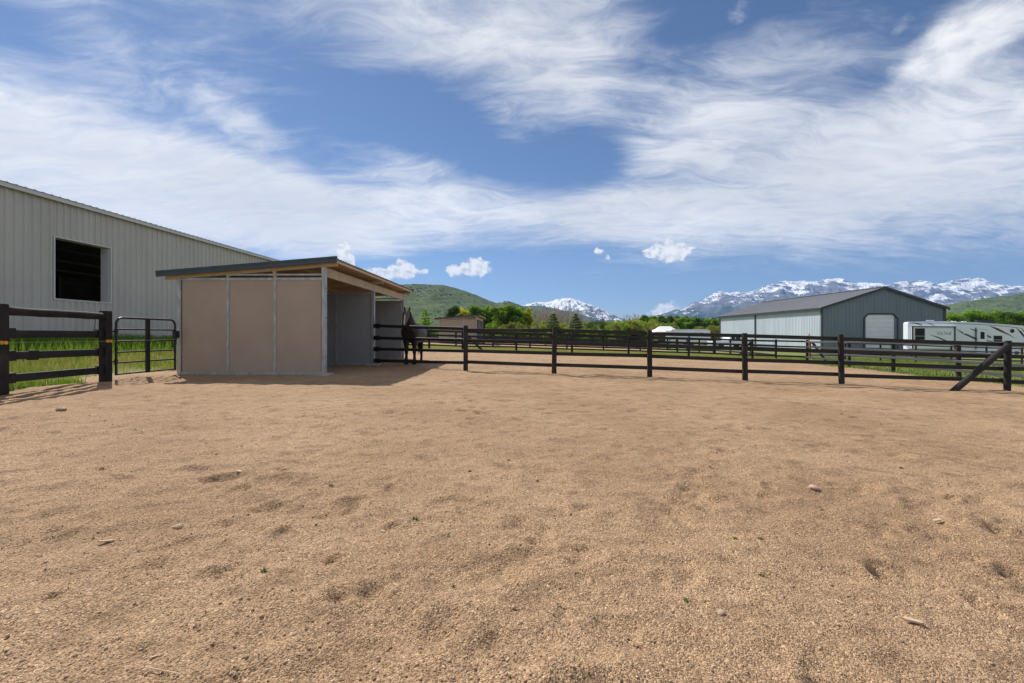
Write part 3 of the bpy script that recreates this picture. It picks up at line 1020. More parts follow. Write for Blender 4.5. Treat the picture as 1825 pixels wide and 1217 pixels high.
def shelter(label, loc, rot):
    t = thing('horse_shelter', label, 'shelter', loc, rot, 'horse shelters in the paddocks')
    Wd, B = 3.73, 3.82
    L = 2 * B
    xr = -Wd
    g, tan, gr, be = M['galv'], M['panel_tan'], M['panel_grey'], M['beige_steel']

    def rz(x):                                            # roof top plane
        return 2.94 - 0.077 * (0.38 - x)
    # posts
    for y in (0, B, L):
        for x in (0, xr):
            p = MB().box(x - 0.05, x + 0.05, y - 0.05, y + 0.05, -0.05, rz(x) - 0.17)
            o = p.build('post', g, t)
            hb = MB()
            for z in (0.45, 1.45, 2.2):
                hb.tube([(x + 0.05, y - 0.02, z), (x + 0.062, y - 0.02, z)], 0.014, 6)
            hb.build('bolt', M['rv_dark'], o)
    # end walls and divider: three sheets each between channel studs
    s3 = (Wd - 0.1) / 3
    for wi, y in enumerate((0, B, L)):
        out = -1 if wi == 0 else 1
        for k in range(3):
            x1 = -0.05 - k * s3 - 0.022
            x0 = -0.05 - (k + 1) * s3 + 0.022
            if wi == 1:
                MB().box(x0, x1, y - 0.018, y + 0.018, 0.07, 2.41).build('wall_panel', gr, t)
            else:
                MB().box(x0, x1, y + out * 0.004 if out > 0 else y - 0.022, y + 0.022 if out > 0 else y - 0.004, 0.07, 2.41).build('wall_panel', tan, t)
                MB().box(x0, x1, y - 0.022 if out > 0 else y + 0.004, y - 0.004 if out > 0 else y + 0.022, 0.07, 2.41).build('liner_panel', gr, t)
        for k in (1, 2):
            x = -0.05 - k * s3
            top = rz(x) - 0.17 if wi != 1 else 2.44
            MB().box(x - 0.032, x + 0.032, y - 0.036, y + 0.036, 0.04, top).build('stud', g, t)
            c = MB()
            c.prism([(x - 0.02, 2.48), (x + 0.02, 2.48), (x + 0.03, top + 0.02), (x - 0.06, top + 0.02)], 'y', y - 0.045, y - 0.037)
            c.build('gusset', be, t)
        MB().box(xr + 0.05, -0.05, y - 0.040, y + 0.040, 2.41, 2.475).build('top_rail', g, t)
        MB().box(xr + 0.05, -0.05, y - 0.040, y + 0.040, 0.0, 0.07).build('bottom_rail', g, t)
        if wi != 1:
            MB().box(-0.05 - 2 * s3 + 0.03, -0.05, y - 0.03, y + 0.03, 2.53, 2.575).build('upper_rail', g, t)
        # rafter under the roof
        r = MB()
        za, zb = rz(0.34) - 0.17, rz(-4.1) - 0.17
        r.add([(0.34, y - 0.04, za), (-4.1, y - 0.04, zb), (-4.1, y + 0.04, zb), (0.34, y + 0.04, za), (0.34, y - 0.04, za + .09), (-4.1, y - 0.04, zb + .09), (-4.1, y + 0.04, zb + .09), (0.34, y + 0.04, za + .09)],
              [(0, 1, 2, 3), (4, 5, 6, 7), (0, 1, 5, 4), (1, 2, 6, 5), (2, 3, 7, 6), (3, 0, 4, 7)])
        r.build('rafter', be, t)
        MB().box(-0.18, 0.20, y - 0.24, y + 0.14, -0.10, 0.045).build('footing', M['concrete'], t)
    # back wall
    s6 = (L - 0.1) / 6
    for k in range(6):
        y0, y1 = 0.05 + k * s6 + 0.022, 0.05 + (k + 1) * s6 - 0.022
        MB().box(xr - 0.022, xr - 0.004, y0, y1, 0.07, 2.30).build('wall_panel', tan, t)
        MB().box(xr + 0.004, xr + 0.022, y0, y1, 0.07, 2.30).build('liner_panel', gr, t)
        if k not in (0, 3):
            MB().box(xr - 0.036, xr + 0.036, y0 - 0.054, y0 + 0.01, 0.04, 2.35).build('stud', g, t)
    for (z0, z1) in ((2.302, 2.36), (0.0, 0.068)):
        MB().box(xr - 0.04, xr + 0.04, 0.05, L - 0.05, z0, z1).build('top_rail' if z0 > 1 else 'bottom_rail', g, t)
    # header beam along the open front, one length to each bay
    for k in (0, 1):
        h = MB()
        y0, y1 = k * B + 0.05, (k + 1) * B - 0.05
        h.box(-0.03, 0.03, y0, y1, 2.53, 2.74)
        h.box(-0.03, 0.055, y0, y1, 2.50, 2.528)
        h.build('header_beam', be, t)
    # purlins along the roof
    for x in (0.26, -0.9, -2.1, -3.2, -4.0):
        z = rz(x) - 0.078
        MB().box(x - 0.03, x + 0.03, -0.12, L + 0.12, z - 0.0, z + 0.055).build('purlin', be, t)
    # corrugated roof: dark on top, beige underneath
    ya, yb = -0.17, L + 0.17
    per = 0.19
    nn = int((yb - ya) / per)
    per = (yb - ya) / nn
    prof = []
    for k in range(nn):
        b = ya + k * per
        prof += [(b, 0.0), (b + per * 0.36, 0.0), (b + per * 0.48, 0.030), (b + per * 0.84, 0.030), (b + per * 0.96, 0.0)]
    prof.append((yb, 0.0))
    rt = None
    for nm, dz, m_ in (('roof', 0.0, M['roof_slate']), ('roof_lining', -0.005, be)):
        q = MB()
        n = len(prof)
        xa, xb = 0.38, -4.17
        vs = [(xa, y, rz(xa) - 0.02 + d + dz) for y, d in prof] + [(xb, y, rz(xb) - 0.02 + d + dz) for y, d in prof]
        q.add(vs, [(i, i + 1, i + 1 + n, i + n) for i in range(n - 1)])
        o = q.build(nm, m_, t)
        rt = rt or o
    for y0, y1, nm in ((ya - 0.04, ya + 0.01, 'fascia'), (yb - 0.01, yb + 0.04, 'fascia')):
        f = MB()
        xa, xb = 0.40, -4.20
        za, zb = rz(xa), rz(xb)
        for lo, hi, d in ((-0.10, 0.05, 0.0), (0.0, 0.035, 0.012)):
            f.add([(xa, y0 - d, za + lo), (xb, y0 - d, zb + lo), (xb, y1 + d, zb + lo), (xa, y1 + d, za + lo), (xa, y0 - d, za + hi), (xb, y0 - d, zb + hi), (xb, y1 + d, zb + hi), (xa, y1 + d, za + hi)],
                  [(0, 1, 2, 3), (4, 5, 6, 7), (0, 1, 5, 4), (1, 2, 6, 5), (2, 3, 7, 6), (3, 0, 4, 7)])
        f.build(nm, M['roof_slate'], rt)
    MB().box(0.32, 0.375, ya + 0.02, yb - 0.02, rz(0.35) - 0.105, rz(0.35) - 0.045).build('eave_trim', M['beige_steel'], rt)
    return t


SR = -math.atan2(0.0217, 1.0)
near_shed = shelter('large near horse shelter with taupe panels and open front facing the fence', (-4.78, 11.59, 0.0), SR)
far_shed = copy_tree(near_shed)
far_shed.location = (-3.62, 46.0, G(-5.0, 47.0))
far_shed['label'] = 'small distant horse shelter in front of the green trees'
# ------------------------------------------------------------------ fences
POST = {}


def post_mesh(key, r, square, m):
    if key in POST:
        return POST[key]
    b = MB()
    n = 4 if square else 12
    rr = r * (math.sqrt(2) if square else 1.0)
    rings = [(-0.35, 1.0), (0.0, 1.0), (0.4, 0.99), (0.8, 1.0), (0.985, 0.985), (1.0, 0.90)]
    rnd = random.Random(key)
    jit = [1 + (0 if square else rnd.uniform(-0.05, 0.05)) for _ in range(n)]
    vs = []
    for z, s in rings:
        for k in range(n):
            a = 2 * math.pi * (k + 0.5) / n
            vs.append((math.cos(a) * rr * s * jit[k], math.sin(a) * rr * s * jit[k], z))
    fs = []
    for i in range(len(rings) - 1):
        for k in range(n):
            fs.append((i * n + k, i * n + (k + 1) % n, (i + 1) * n + (k + 1) % n, (i + 1) * n + k))
    fs.append(tuple((len(rings) - 1) * n + k for k in range(n)))
    b.add(vs, fs)
    POST[key] = b.mesh('post', m, smooth=not square)
    return POST[key]


def rail_mesh(key, h, th, m, n=6):
    if key in POST:
        return POST[key]
    b = MB()
    c = 0.008
    prof = [(-th / 2, -h / 2 + c), (-th / 2 + c, -h / 2), (th / 2 - c, -h / 2), (th / 2, -h / 2 + c), (th / 2, h / 2 - c), (th / 2 - c, h / 2), (-th / 2 + c, h / 2), (-th / 2, h / 2 - c)]
    b.prism(prof, 'x', 0.0, 1.0)
    POST[key] = b.mesh('rail', m)
    return POST[key]


def put_rail(name, me, a, b, parent):
    a, b = Vector(a), Vector(b)
    d = b - a
    o = link(name, me, parent, a)
    o.rotation_euler = d.to_track_quat('X', 'Z').to_euler()
    o.scale = (d.length, 1, 1)
    return o


RAILZ = (1.165, 0.85, 0.555, 0.25)


def fence(label, posts, h=1.25, r=0.066, railz=RAILZ, rail_h=0.095, rail_t=0.035, side=1, key='far', mrail=None, square=False, heights=None, hide_posts=()):
    x0, y0 = posts[0]
    t = thing('paddock_fence', label, 'fence', (x0, y0, G(x0, y0)))
    base = Vector((x0, y0, G(x0, y0)))
    rnd = random.Random(label)
    pm = [post_mesh(key + str(v), r, square, M['fence']) for v in range(3)]
    rm = rail_mesh(key + 'rail' + (mrail or 'rail'), rail_h, rail_t, M[mrail or 'rail'])
    P = [Vector((x, y, G(x, y))) for x, y in posts]
    for i, p in enumerate(P):
        if i in hide_posts:
            continue
        o = link('post', pm[i % 3], t, p - base)
        o.scale = (1, 1, (heights[i] if heights else h) * rnd.uniform(0.965, 1.03))
        o.rotation_euler = (rnd.uniform(-.018, .018), rnd.uniform(-.018, .018), rnd.uniform(0, 6) if not square else 0)
    for i in range(len(P) - 1):
        d = (P[i + 1] - P[i]).normalized()
        nrm = Vector((-d.y, d.x, 0)).normalized() * (r + rail_t / 2 + 0.001) * side
        for z in railz:
            dz0, dz1 = rnd.uniform(-.02, .02), rnd.uniform(-.02, .02)
            put_rail('rail', rm, P[i] - base + nrm + Vector((0, 0, z + dz0)) - d * 0.03, P[i + 1] - base + nrm + Vector((0, 0, z + dz1)) + d * 0.03, t)
    return t, P, base


# the front fence, from the shelter's middle post across the picture to the right
PA = [(-1.30, 12.80), (1.13, 12.25), (3.66, 12.10), (6.04, 11.79), (8.29, 11.44), (12.02, 11.05), (15.5, 10.7)]
fa, P, base = fence('near black four rail fence crossing the yard from the shelter', PA, key='near', side=1)
rm = POST['nearrailrail']
shp = near_shed.matrix_basis @ Vector((0.05, 3.76, 0))
for zs, ze in ((1.328, 1.195), (0.925, 0.865), (0.55, 0.565), (0.16, 0.235)):
    a = Vector((shp.x + 0.02, shp.y - 0.05, zs)) - base
    b = Vector((-1.30, 12.80 + 0.085, ze)) - base
    rl = put_rail('rail', rm, a, b, fa)
    d = (b - a).normalized()
    q = a + d * 0.10
    k = MB()
    k.box(-0.10, 0.16, -0.035, 0.035, -0.070, 0.070)
    k.box(0.10, 0.16, -0.045, 0.045, -0.085, 0.085)
    br = k.build('end_bracket', M['black_metal'], fa, loc=q)
    br.rotation_euler = d.to_track_quat('X', 'Z').to_euler()
bq = MB()
bq.tube([(10.30, 10.74, G(10.3, 10.7) - 0.10), (11.90, 10.92, 0.76)], 0.070, 12)
o = bq.build('brace', M['fence'], fa)
o.location = -base
fb, Pb, bb = fence('black fence behind the first sandy paddock, crossing the middle distance', [(-8.9, 28.4), (-5.2, 28.6), (-3.15, 29.0), (0.28, 29.8), (3.9, 29.6), (7.5, 29.3), (11.3, 29.1), (14.9, 28.2), (17.5, 27.0)], r=0.07)
for (xa, xb) in ((-2.95, -1.75),):
    o = MB().tube([(xb, 28.75, G(xb, 28.7) - 0.1), (xa, 28.88, 1.1)], 0.07, 8).build('brace', M['fence'], fb)
    o.location = -bb
o = MB().tube([(17.62, 26.75, 0.65), (18.35, 26.4, G(18.3, 26.4) - 0.1)], 0.075, 8).build('brace', M['rail_grey'], fb)
o.location = -bb
fence('black side fence between sand and grass at the right', [(17.5, 27.0), (16.6, 22.4), (16.0, 19.1), (15.8, 16.1), (15.6, 13.3), (15.5, 10.7)], r=0.075, side=-1, mrail='rail_grey', key='side', hide_posts=(0, 5))
fence('black fence on the far side of the grass lane', [(-14 + 3.1 * k, 38.2 + 0.15 * math.sin(k)) for k in range(11)], r=0.07, rail_h=0.125, key='lane')
fence('black fence at the back of the farthest sand paddock', [(-16 + 3.3 * k, 58.5) for k in range(12)], r=0.07, rail_h=0.125, key='back')
fg, Pg, bg_ = fence('black fence receding from the right corner post past the barn', [(17.5 + 0.12 * k, 27.0 + 3.4 * k) for k in range(1, 10)], r=0.07, rail_h=0.125, key='recede')
o = MB().tube([(16.6, 33.6, G(16.6, 33) - 0.1), (17.7, 33.7, 0.55)], 0.07, 8).build('brace', M['fence'], fg)
o.location = -bg_
fence('grey weathered fence on the grass in front of the white trailer', [(21.6 + 2.56 * k, 33.0) for k in range(11)], r=0.06, mrail='rail_grey', key='trailer', side=-1)
fence('black cross fence dividing the farthest sand paddock', [(-12.5 + 3.2 * k, 47.6) for k in range(10)], r=0.07, rail_h=0.125, key='mid')
fence('black fence running back from the distant shelter', [(-13.5, 38.2), (-13.6, 43.0), (-13.7, 48.0), (-13.8, 53.0), (-13.9, 58.4)], r=0.07, rail_h=0.125, key='leftback')

# heavy fence on the left, round top pole over three boards
LX = [(-8.10, 4.95), (-8.30, 7.37), (-8.52, 9.54)]
lf = thing('corral_fence', 'heavy black post and rail fence at the left edge', 'fence', (LX[1][0], LX[1][1], 0))
lb = Vector((LX[1][0], LX[1][1], 0))
sq = post_mesh('corral', 0.076, True, M['fence'])
for i, (x, y) in enumerate(LX):
    o = link('post', sq, lf, Vector((x, y, 0)) - lb)
    o.scale = (1, 1, 1.515)
cr = rail_mesh('corralrail', 0.135, 0.045, M['rail'])
for i in range(2):
    a, b = Vector((*LX[i], 0)), Vector((*LX[i + 1], 0))
    d = (b - a).normalized()
    for z in (1.04, 0.665, 0.295):
        off = Vector((-0.0, 0, 0))
        put_rail('rail', cr, a - lb + d * 0.10 + Vector((0, 0, z + random.uniform(-.01, .01))), b - lb - d * 0.10 + Vector((0, 0, z - 0.01)), lf)
        for q, s in ((a, 1), (b, -1)):
            c = q - lb + d * s * 0.17 + Vector((0, 0, z))
            k = MB().box(-0.09, 0.06, -0.042, 0.042, -0.085, 0.085).build('rail_bracket', M['black_metal'], lf, loc=c)
            k.rotation_euler = (d * s).to_track_quat('X', 'Z').to_euler()
    p = MB()
    n = 9
    pts = [a.lerp(b, j / n) + Vector((0.004 * math.sin(j * 1.9), 0, 1.405 + 0.003 * math.sin(j * 1.3 + i))) - lb for j in range(n + 1)]
    p.tube(pts, [0.072 + 0.003 * math.sin(j * 2.1) for j in range(n + 1)], 12)
    p.build('top_pole', M['fence'], lf, None)
for o in lf.children:
    if o.name.startswith('top_pole'):
        o.data.polygons.foreach_set('use_smooth', [True] * len(o.data.polygons))
# joint clamp on the middle board, loose wire at the end post
jc = MB()
c0 = Vector((*LX[1], 0)).lerp(Vector((*LX[2], 0)), 0.26) - lb
jc.box(-0.034, 0.034, -0.075, 0.075, -0.085, 0.085)
jc.build('splice_clamp', M['black_metal'], lf, loc=c0 + Vector((0, 0, 0.66)))
for i, (x, y) in enumerate(LX):
    ins = MB()
    ins.tube([(0.080, -0.05, 0), (0.110, -0.05, 0), (0.125, -0.05, 0), (0.165, -0.05, 0)], [0.032, 0.032, 0.020, 0.030], 8)
    ins.build('insulator', M['yellow'], lf, loc=Vector((x, y, 0.885)) - lb)
w = MB()
w.tube([(LX[0][0] + 0.14, LX[0][1] - 0.05, 0.885), (LX[1][0] + 0.14, LX[1][1] - 0.05, 0.885), (LX[2][0] + 0.14, LX[2][1] - 0.05, 0.885), (-8.30, 11.45, 0.90)], 0.0025, 5)
tag(w.build('electric_wire', M['wire']), 'thin electric wire strung along the yellow insulators', 'wire')
lw = MB()
lw.tube([(0, 0, 1.33), (0.02, -0.03, 1.22), (0.01, -0.05, 1.08)], 0.006, 5)
lw.build('wire_tail', M['black_metal'], lf, loc=Vector((-8.44, 9.22, 0)) - lb)

# bow gate between the corral fence and the shelter


def gate():
    t = thing('bow_gate', 'black tubular metal gate with rounded top corners', 'gate', (-8.56, 9.84, 0.14), math.atan2(1.60, 0.09))
    Lg, Hg, rr = 1.60, 1.25, 0.14
    m = M['black_metal']
    pts = [(0, 0, 0.0)]
    pts += [(rr - rr * math.cos(a), 0, Hg - rr + rr * math.sin(a)) for a in np.linspace(0, math.pi / 2, 7)]
    pts += [(Lg - rr + rr * math.sin(a), 0, Hg - rr + rr * math.cos(a)) for a in np.linspace(0, math.pi / 2, 7)]
    pts += [(Lg, 0, 0.0)]
    MB().tube(pts, 0.024, 8).build('frame', m, t, None)
    for z in (0.02, 0.27, 0.50, 0.74, 1.0):
        MB().tube([(0, 0, z), (Lg, 0, z)], 0.019, 8).build('bar', m, t)
    MB().box(Lg / 2 - 0.045, Lg / 2 + 0.045, -0.022, 0.022, 0.0, Hg).build('upright', m, t)
    for z in (0.3, 0.95):
        h = MB()
        h.tube([(0, 0, z - 0.05), (0, 0, z + 0.05)], 0.034, 8)
        h.tube([(0, 0, z), (-0.13, 0, z)], 0.016, 6)
        h.build('hinge', m, t)
    k = MB()
    k.box(Lg - 0.03, Lg + 0.10, -0.04, 0.04, 0.80, 0.98)
    k.tube([(Lg + 0.03, -0.06, 0.86), (Lg - 0.06, -0.07, 0.74)], 0.012, 6)
    k.build('latch', m, t)
    return t


gate()

# ------------------------------------------------------------------ horse


def horse():
    t = thing('horse', 'dark roan horse with white blaze standing behind the fence by the shelter', 'horse', (-3.52, 15.45, SZ(-3.52, 15.5)), 0)
    t.scale = (1.14, 1.0, 1.03)
    b = MB()
    # body runs away from the camera along +y, head towards the camera (-y)
    b.tube([(0, 0.10, 1.02), (0, 0.22, 1.06), (0, 0.48, 1.07), (0, 0.80, 1.04), (0, 1.12, 1.03), (0, 1.42, 1.08), (0, 1.66, 1.10), (0, 1.80, 1.06)],
           [(0.17, 0.20), (0.27, 0.31), (0.305, 0.36), (0.335, 0.365), (0.345, 0.355), (0.335, 0.325), (0.275, 0.27), (0.12, 0.15)], 16)
    b.tube([(0, 0.36, 1.18), (0, 0.18, 1.36), (-0.01, 0.02, 1.55), (-0.02, -0.08, 1.67), (-0.02, -0.12, 1.71)], [(0.22, 0.27), (0.175, 0.22), (0.135, 0.17), (0.10, 0.13), (0.07, 0.09)], 14)
    # head
    b.tube([(-0.02, -0.04, 1.74), (-0.02, -0.16, 1.69), (-0.025, -0.25, 1.58), (-0.03, -0.33, 1.44), (-0.035, -0.385, 1.32), (-0.035, -0.41, 1.25)],
           [(0.080, 0.06), (0.108, 0.11), (0.102, 0.125), (0.070, 0.095), (0.066, 0.075), (0.052, 0.048)], 14)
    for s in (-1, 1):                                     # ears
        b.tube([(s * 0.06 - 0.02, -0.07, 1.76), (s * 0.075 - 0.02, -0.075, 1.83), (s * 0.078 - 0.02, -0.08, 1.90), (s * 0.070 - 0.02, -0.085, 1.935)], [(0.028, 0.020), (0.034, 0.022), (0.024, 0.016), (0.008, 0.008)], 8)
    for s, dy in ((-1, 0.02), (1, 0.10)):                 # fore legs
        x = s * 0.115
        b.tube([(x * 0.95, 0.28 + dy, 1.02), (x * 1.05, 0.27 + dy, 0.80), (x, 0.27 + dy, 0.62), (x, 0.26 + dy, 0.48), (x, 0.26 + dy, 0.43), (x, 0.27 + dy, 0.30), (x, 0.27 + dy, 0.17), (x, 0.24 + dy, 0.10), (x, 0.22 + dy, 0.05), (x, 0.215 + dy, 0.0)],
               [(0.13, 0.15), (0.105, 0.13), (0.075, 0.085), (0.066, 0.07), (0.060, 0.064), (0.044, 0.05), (0.050, 0.054), (0.050, 0.052), (0.064, 0.07), (0.072, 0.078)], 12)
    for s, dy in ((-1, 0.05), (1, -0.08)):                # hind legs: stifle forward, hock back, upright shank
        x = s * 0.125
        b.tube([(x * 0.9, 1.52 + dy, 1.05), (x * 1.0, 1.44 + dy, 0.85), (x, 1.48 + dy, 0.68), (x, 1.62 + dy, 0.53), (x, 1.64 + dy, 0.47), (x, 1.62 + dy, 0.32), (x, 1.60 + dy, 0.18), (x, 1.56 + dy, 0.10), (x, 1.54 + dy, 0.05), (x, 1.53 + dy, 0.0)],
               [(0.14, 0.21), (0.12, 0.17), (0.080, 0.105), (0.055, 0.072), (0.050, 0.062), (0.038, 0.046), (0.042, 0.048), (0.044, 0.047), (0.056, 0.064), (0.062, 0.07)], 12)
    raw = b.mesh('horse_raw', None or M['bark'])
    tmp = bpy.data.objects.new('tmp', raw)
    C.objects.link(tmp)
    md = tmp.modifiers.new('r', 'REMESH')
    md.mode = 'VOXEL'
    md.voxel_size = 0.016
    sm = tmp.modifiers.new('s', 'SMOOTH')
    sm.factor = 0.5
    sm.iterations = 5
    dg = bpy.context.evaluated_depsgraph_get()
    me = bpy.data.meshes.new_from_object(tmp.evaluated_get(dg))
    bpy.data.objects.remove(tmp)
    me.polygons.foreach_set('use_smooth', [True] * len(me.polygons))
    m = bpy.data.materials.new('roan_coat')
    m.use_nodes = True
    T = NT(m.node_tree)
    bs = T.n['Principled BSDF']
    Pn = T.new('ShaderNodeTexCoord').outputs['Object']
    s = T.new('ShaderNodeSeparateXYZ')
    T.put(s.inputs[0], Pn)
    n = T.noise(Pn, 9, 6, 0.65)
    body = T.mix(T.ramp01(n, 0.3, 0.7), (0.030, 0.023, 0.020), (0.066, 0.052, 0.046))
    flank = T.ramp01(T.math('ADD', s.outputs[1], T.math('MULTIPLY', T.math('SUBTRACT', n, 0.5), 0.3)), 0.35, 0.7)
    c = T.mix(flank, (0.020, 0.015, 0.013), body)
    legs = T.ramp01(s.outputs[2], 0.90, 0.62)
    c = T.mix(legs, c, (0.012, 0.010, 0.010))
    head = T.math('MULTIPLY', T.ramp01(s.outputs[2], 1.33, 1.46), T.ramp01(s.outputs[1], -0.10, -0.17))
    c = T.mix(head, c, T.mix(T.ramp01(n, 0.35, 0.65), (0.075, 0.045, 0.032), (0.13, 0.082, 0.058)))
    # blaze down the middle of the face
    ax = T.math('ABSOLUTE', T.math('ADD', s.outputs[0], 0.028))
    bl = T.math('MULTIPLY', T.ramp01(T.math('ADD', ax, T.math('MULTIPLY', n, 0.03)), 0.046, 0.026), T.ramp01(s.outputs[1], -0.20, -0.27))
    bl = T.math('MULTIPLY', bl, T.ramp01(s.outputs[2], 1.66, 1.60))
    c = T.mix(bl, c, (0.55, 0.52, 0.50))
    muz = T.ramp01(s.outputs[2], 1.34, 1.28)
    c = T.mix(T.math('MULTIPLY', muz, T.ramp01(s.outputs[1], -0.28, -0.33)), c, (0.02, 0.017, 0.017))
    ears = T.ramp01(s.outputs[2], 1.775, 1.80)
    c = T.mix(ears, c, (0.012, 0.010, 0.010))
    T.put(bs.inputs['Base Color'], c)
    bs.inputs['Roughness'].default_value = 0.5
    bs.inputs['Specular IOR Level'].default_value = 0.35
    me.materials.clear()
    me.materials.append(m)
    link('body', me, t)
    hm = mat('black_hair', (0.010, 0.009, 0.009), 0.6, 0, 0.3, 30)
    mn = MB()
    rr = random.Random(3)
    for k in range(60):                                   # mane along the crest and forelock
        f = k / 59
        y = -0.10 + 0.46 * f
        z = 1.79 - 0.40 * f
        s_ = 1 if k % 3 else -1
        x = -0.02 + s_ * 0.03
        L_ = rr.uniform(0.12, 0.22)
        mn.tube([(x * 0.5, y, z + 0.02), (x + s_ * 0.08, y - 0.01, z - L_ * 0.4), (x + s_ * 0.10, y - 0.02, z - L_)], [0.018, 0.014, 0.003], 4)
    for k in range(10):
        x = -0.02 + rr.uniform(-0.035, 0.035)
        mn.tube([(x, -0.09, 1.80), (x, -0.19, 1.76), (x + rr.uniform(-.02, .02), -0.25, 1.66)], [0.012, 0.010, 0.003], 4)
    mn.build('mane', hm, t)
    tl = MB()
    for k in range(26):
        a = rr.uniform(-.05, .05)
        tl.tube([(a * 0.5, 1.84, 1.15), (a, 1.95, 1.0), (a * 1.5, 1.96, 0.6), (a * 1.7, 1.93, rr.uniform(0.25, 0.4))], [0.016, 0.018, 0.014, 0.003], 4)
    tl.build('tail', hm, t)
    for s in (-1, 1):
        e = MB()
        c0 = Vector((s * 0.108 - 0.023, -0.20, 1.645))
        e.tube([c0 + Vector((-s * 0.016, 0, 0)), c0, c0 + Vector((s * 0.012, 0, 0))], [0.016, 0.019, 0.008], 8)
        e.build('eye', M['glass_dark'], t)


horse()

# ------------------------------------------------------------------ white trailer, canopy, silver trailer, stake


def poly_plate(m, pts, y0, y1, mi=0):
    m.prism(pts, 'y', y0, y1, mi)


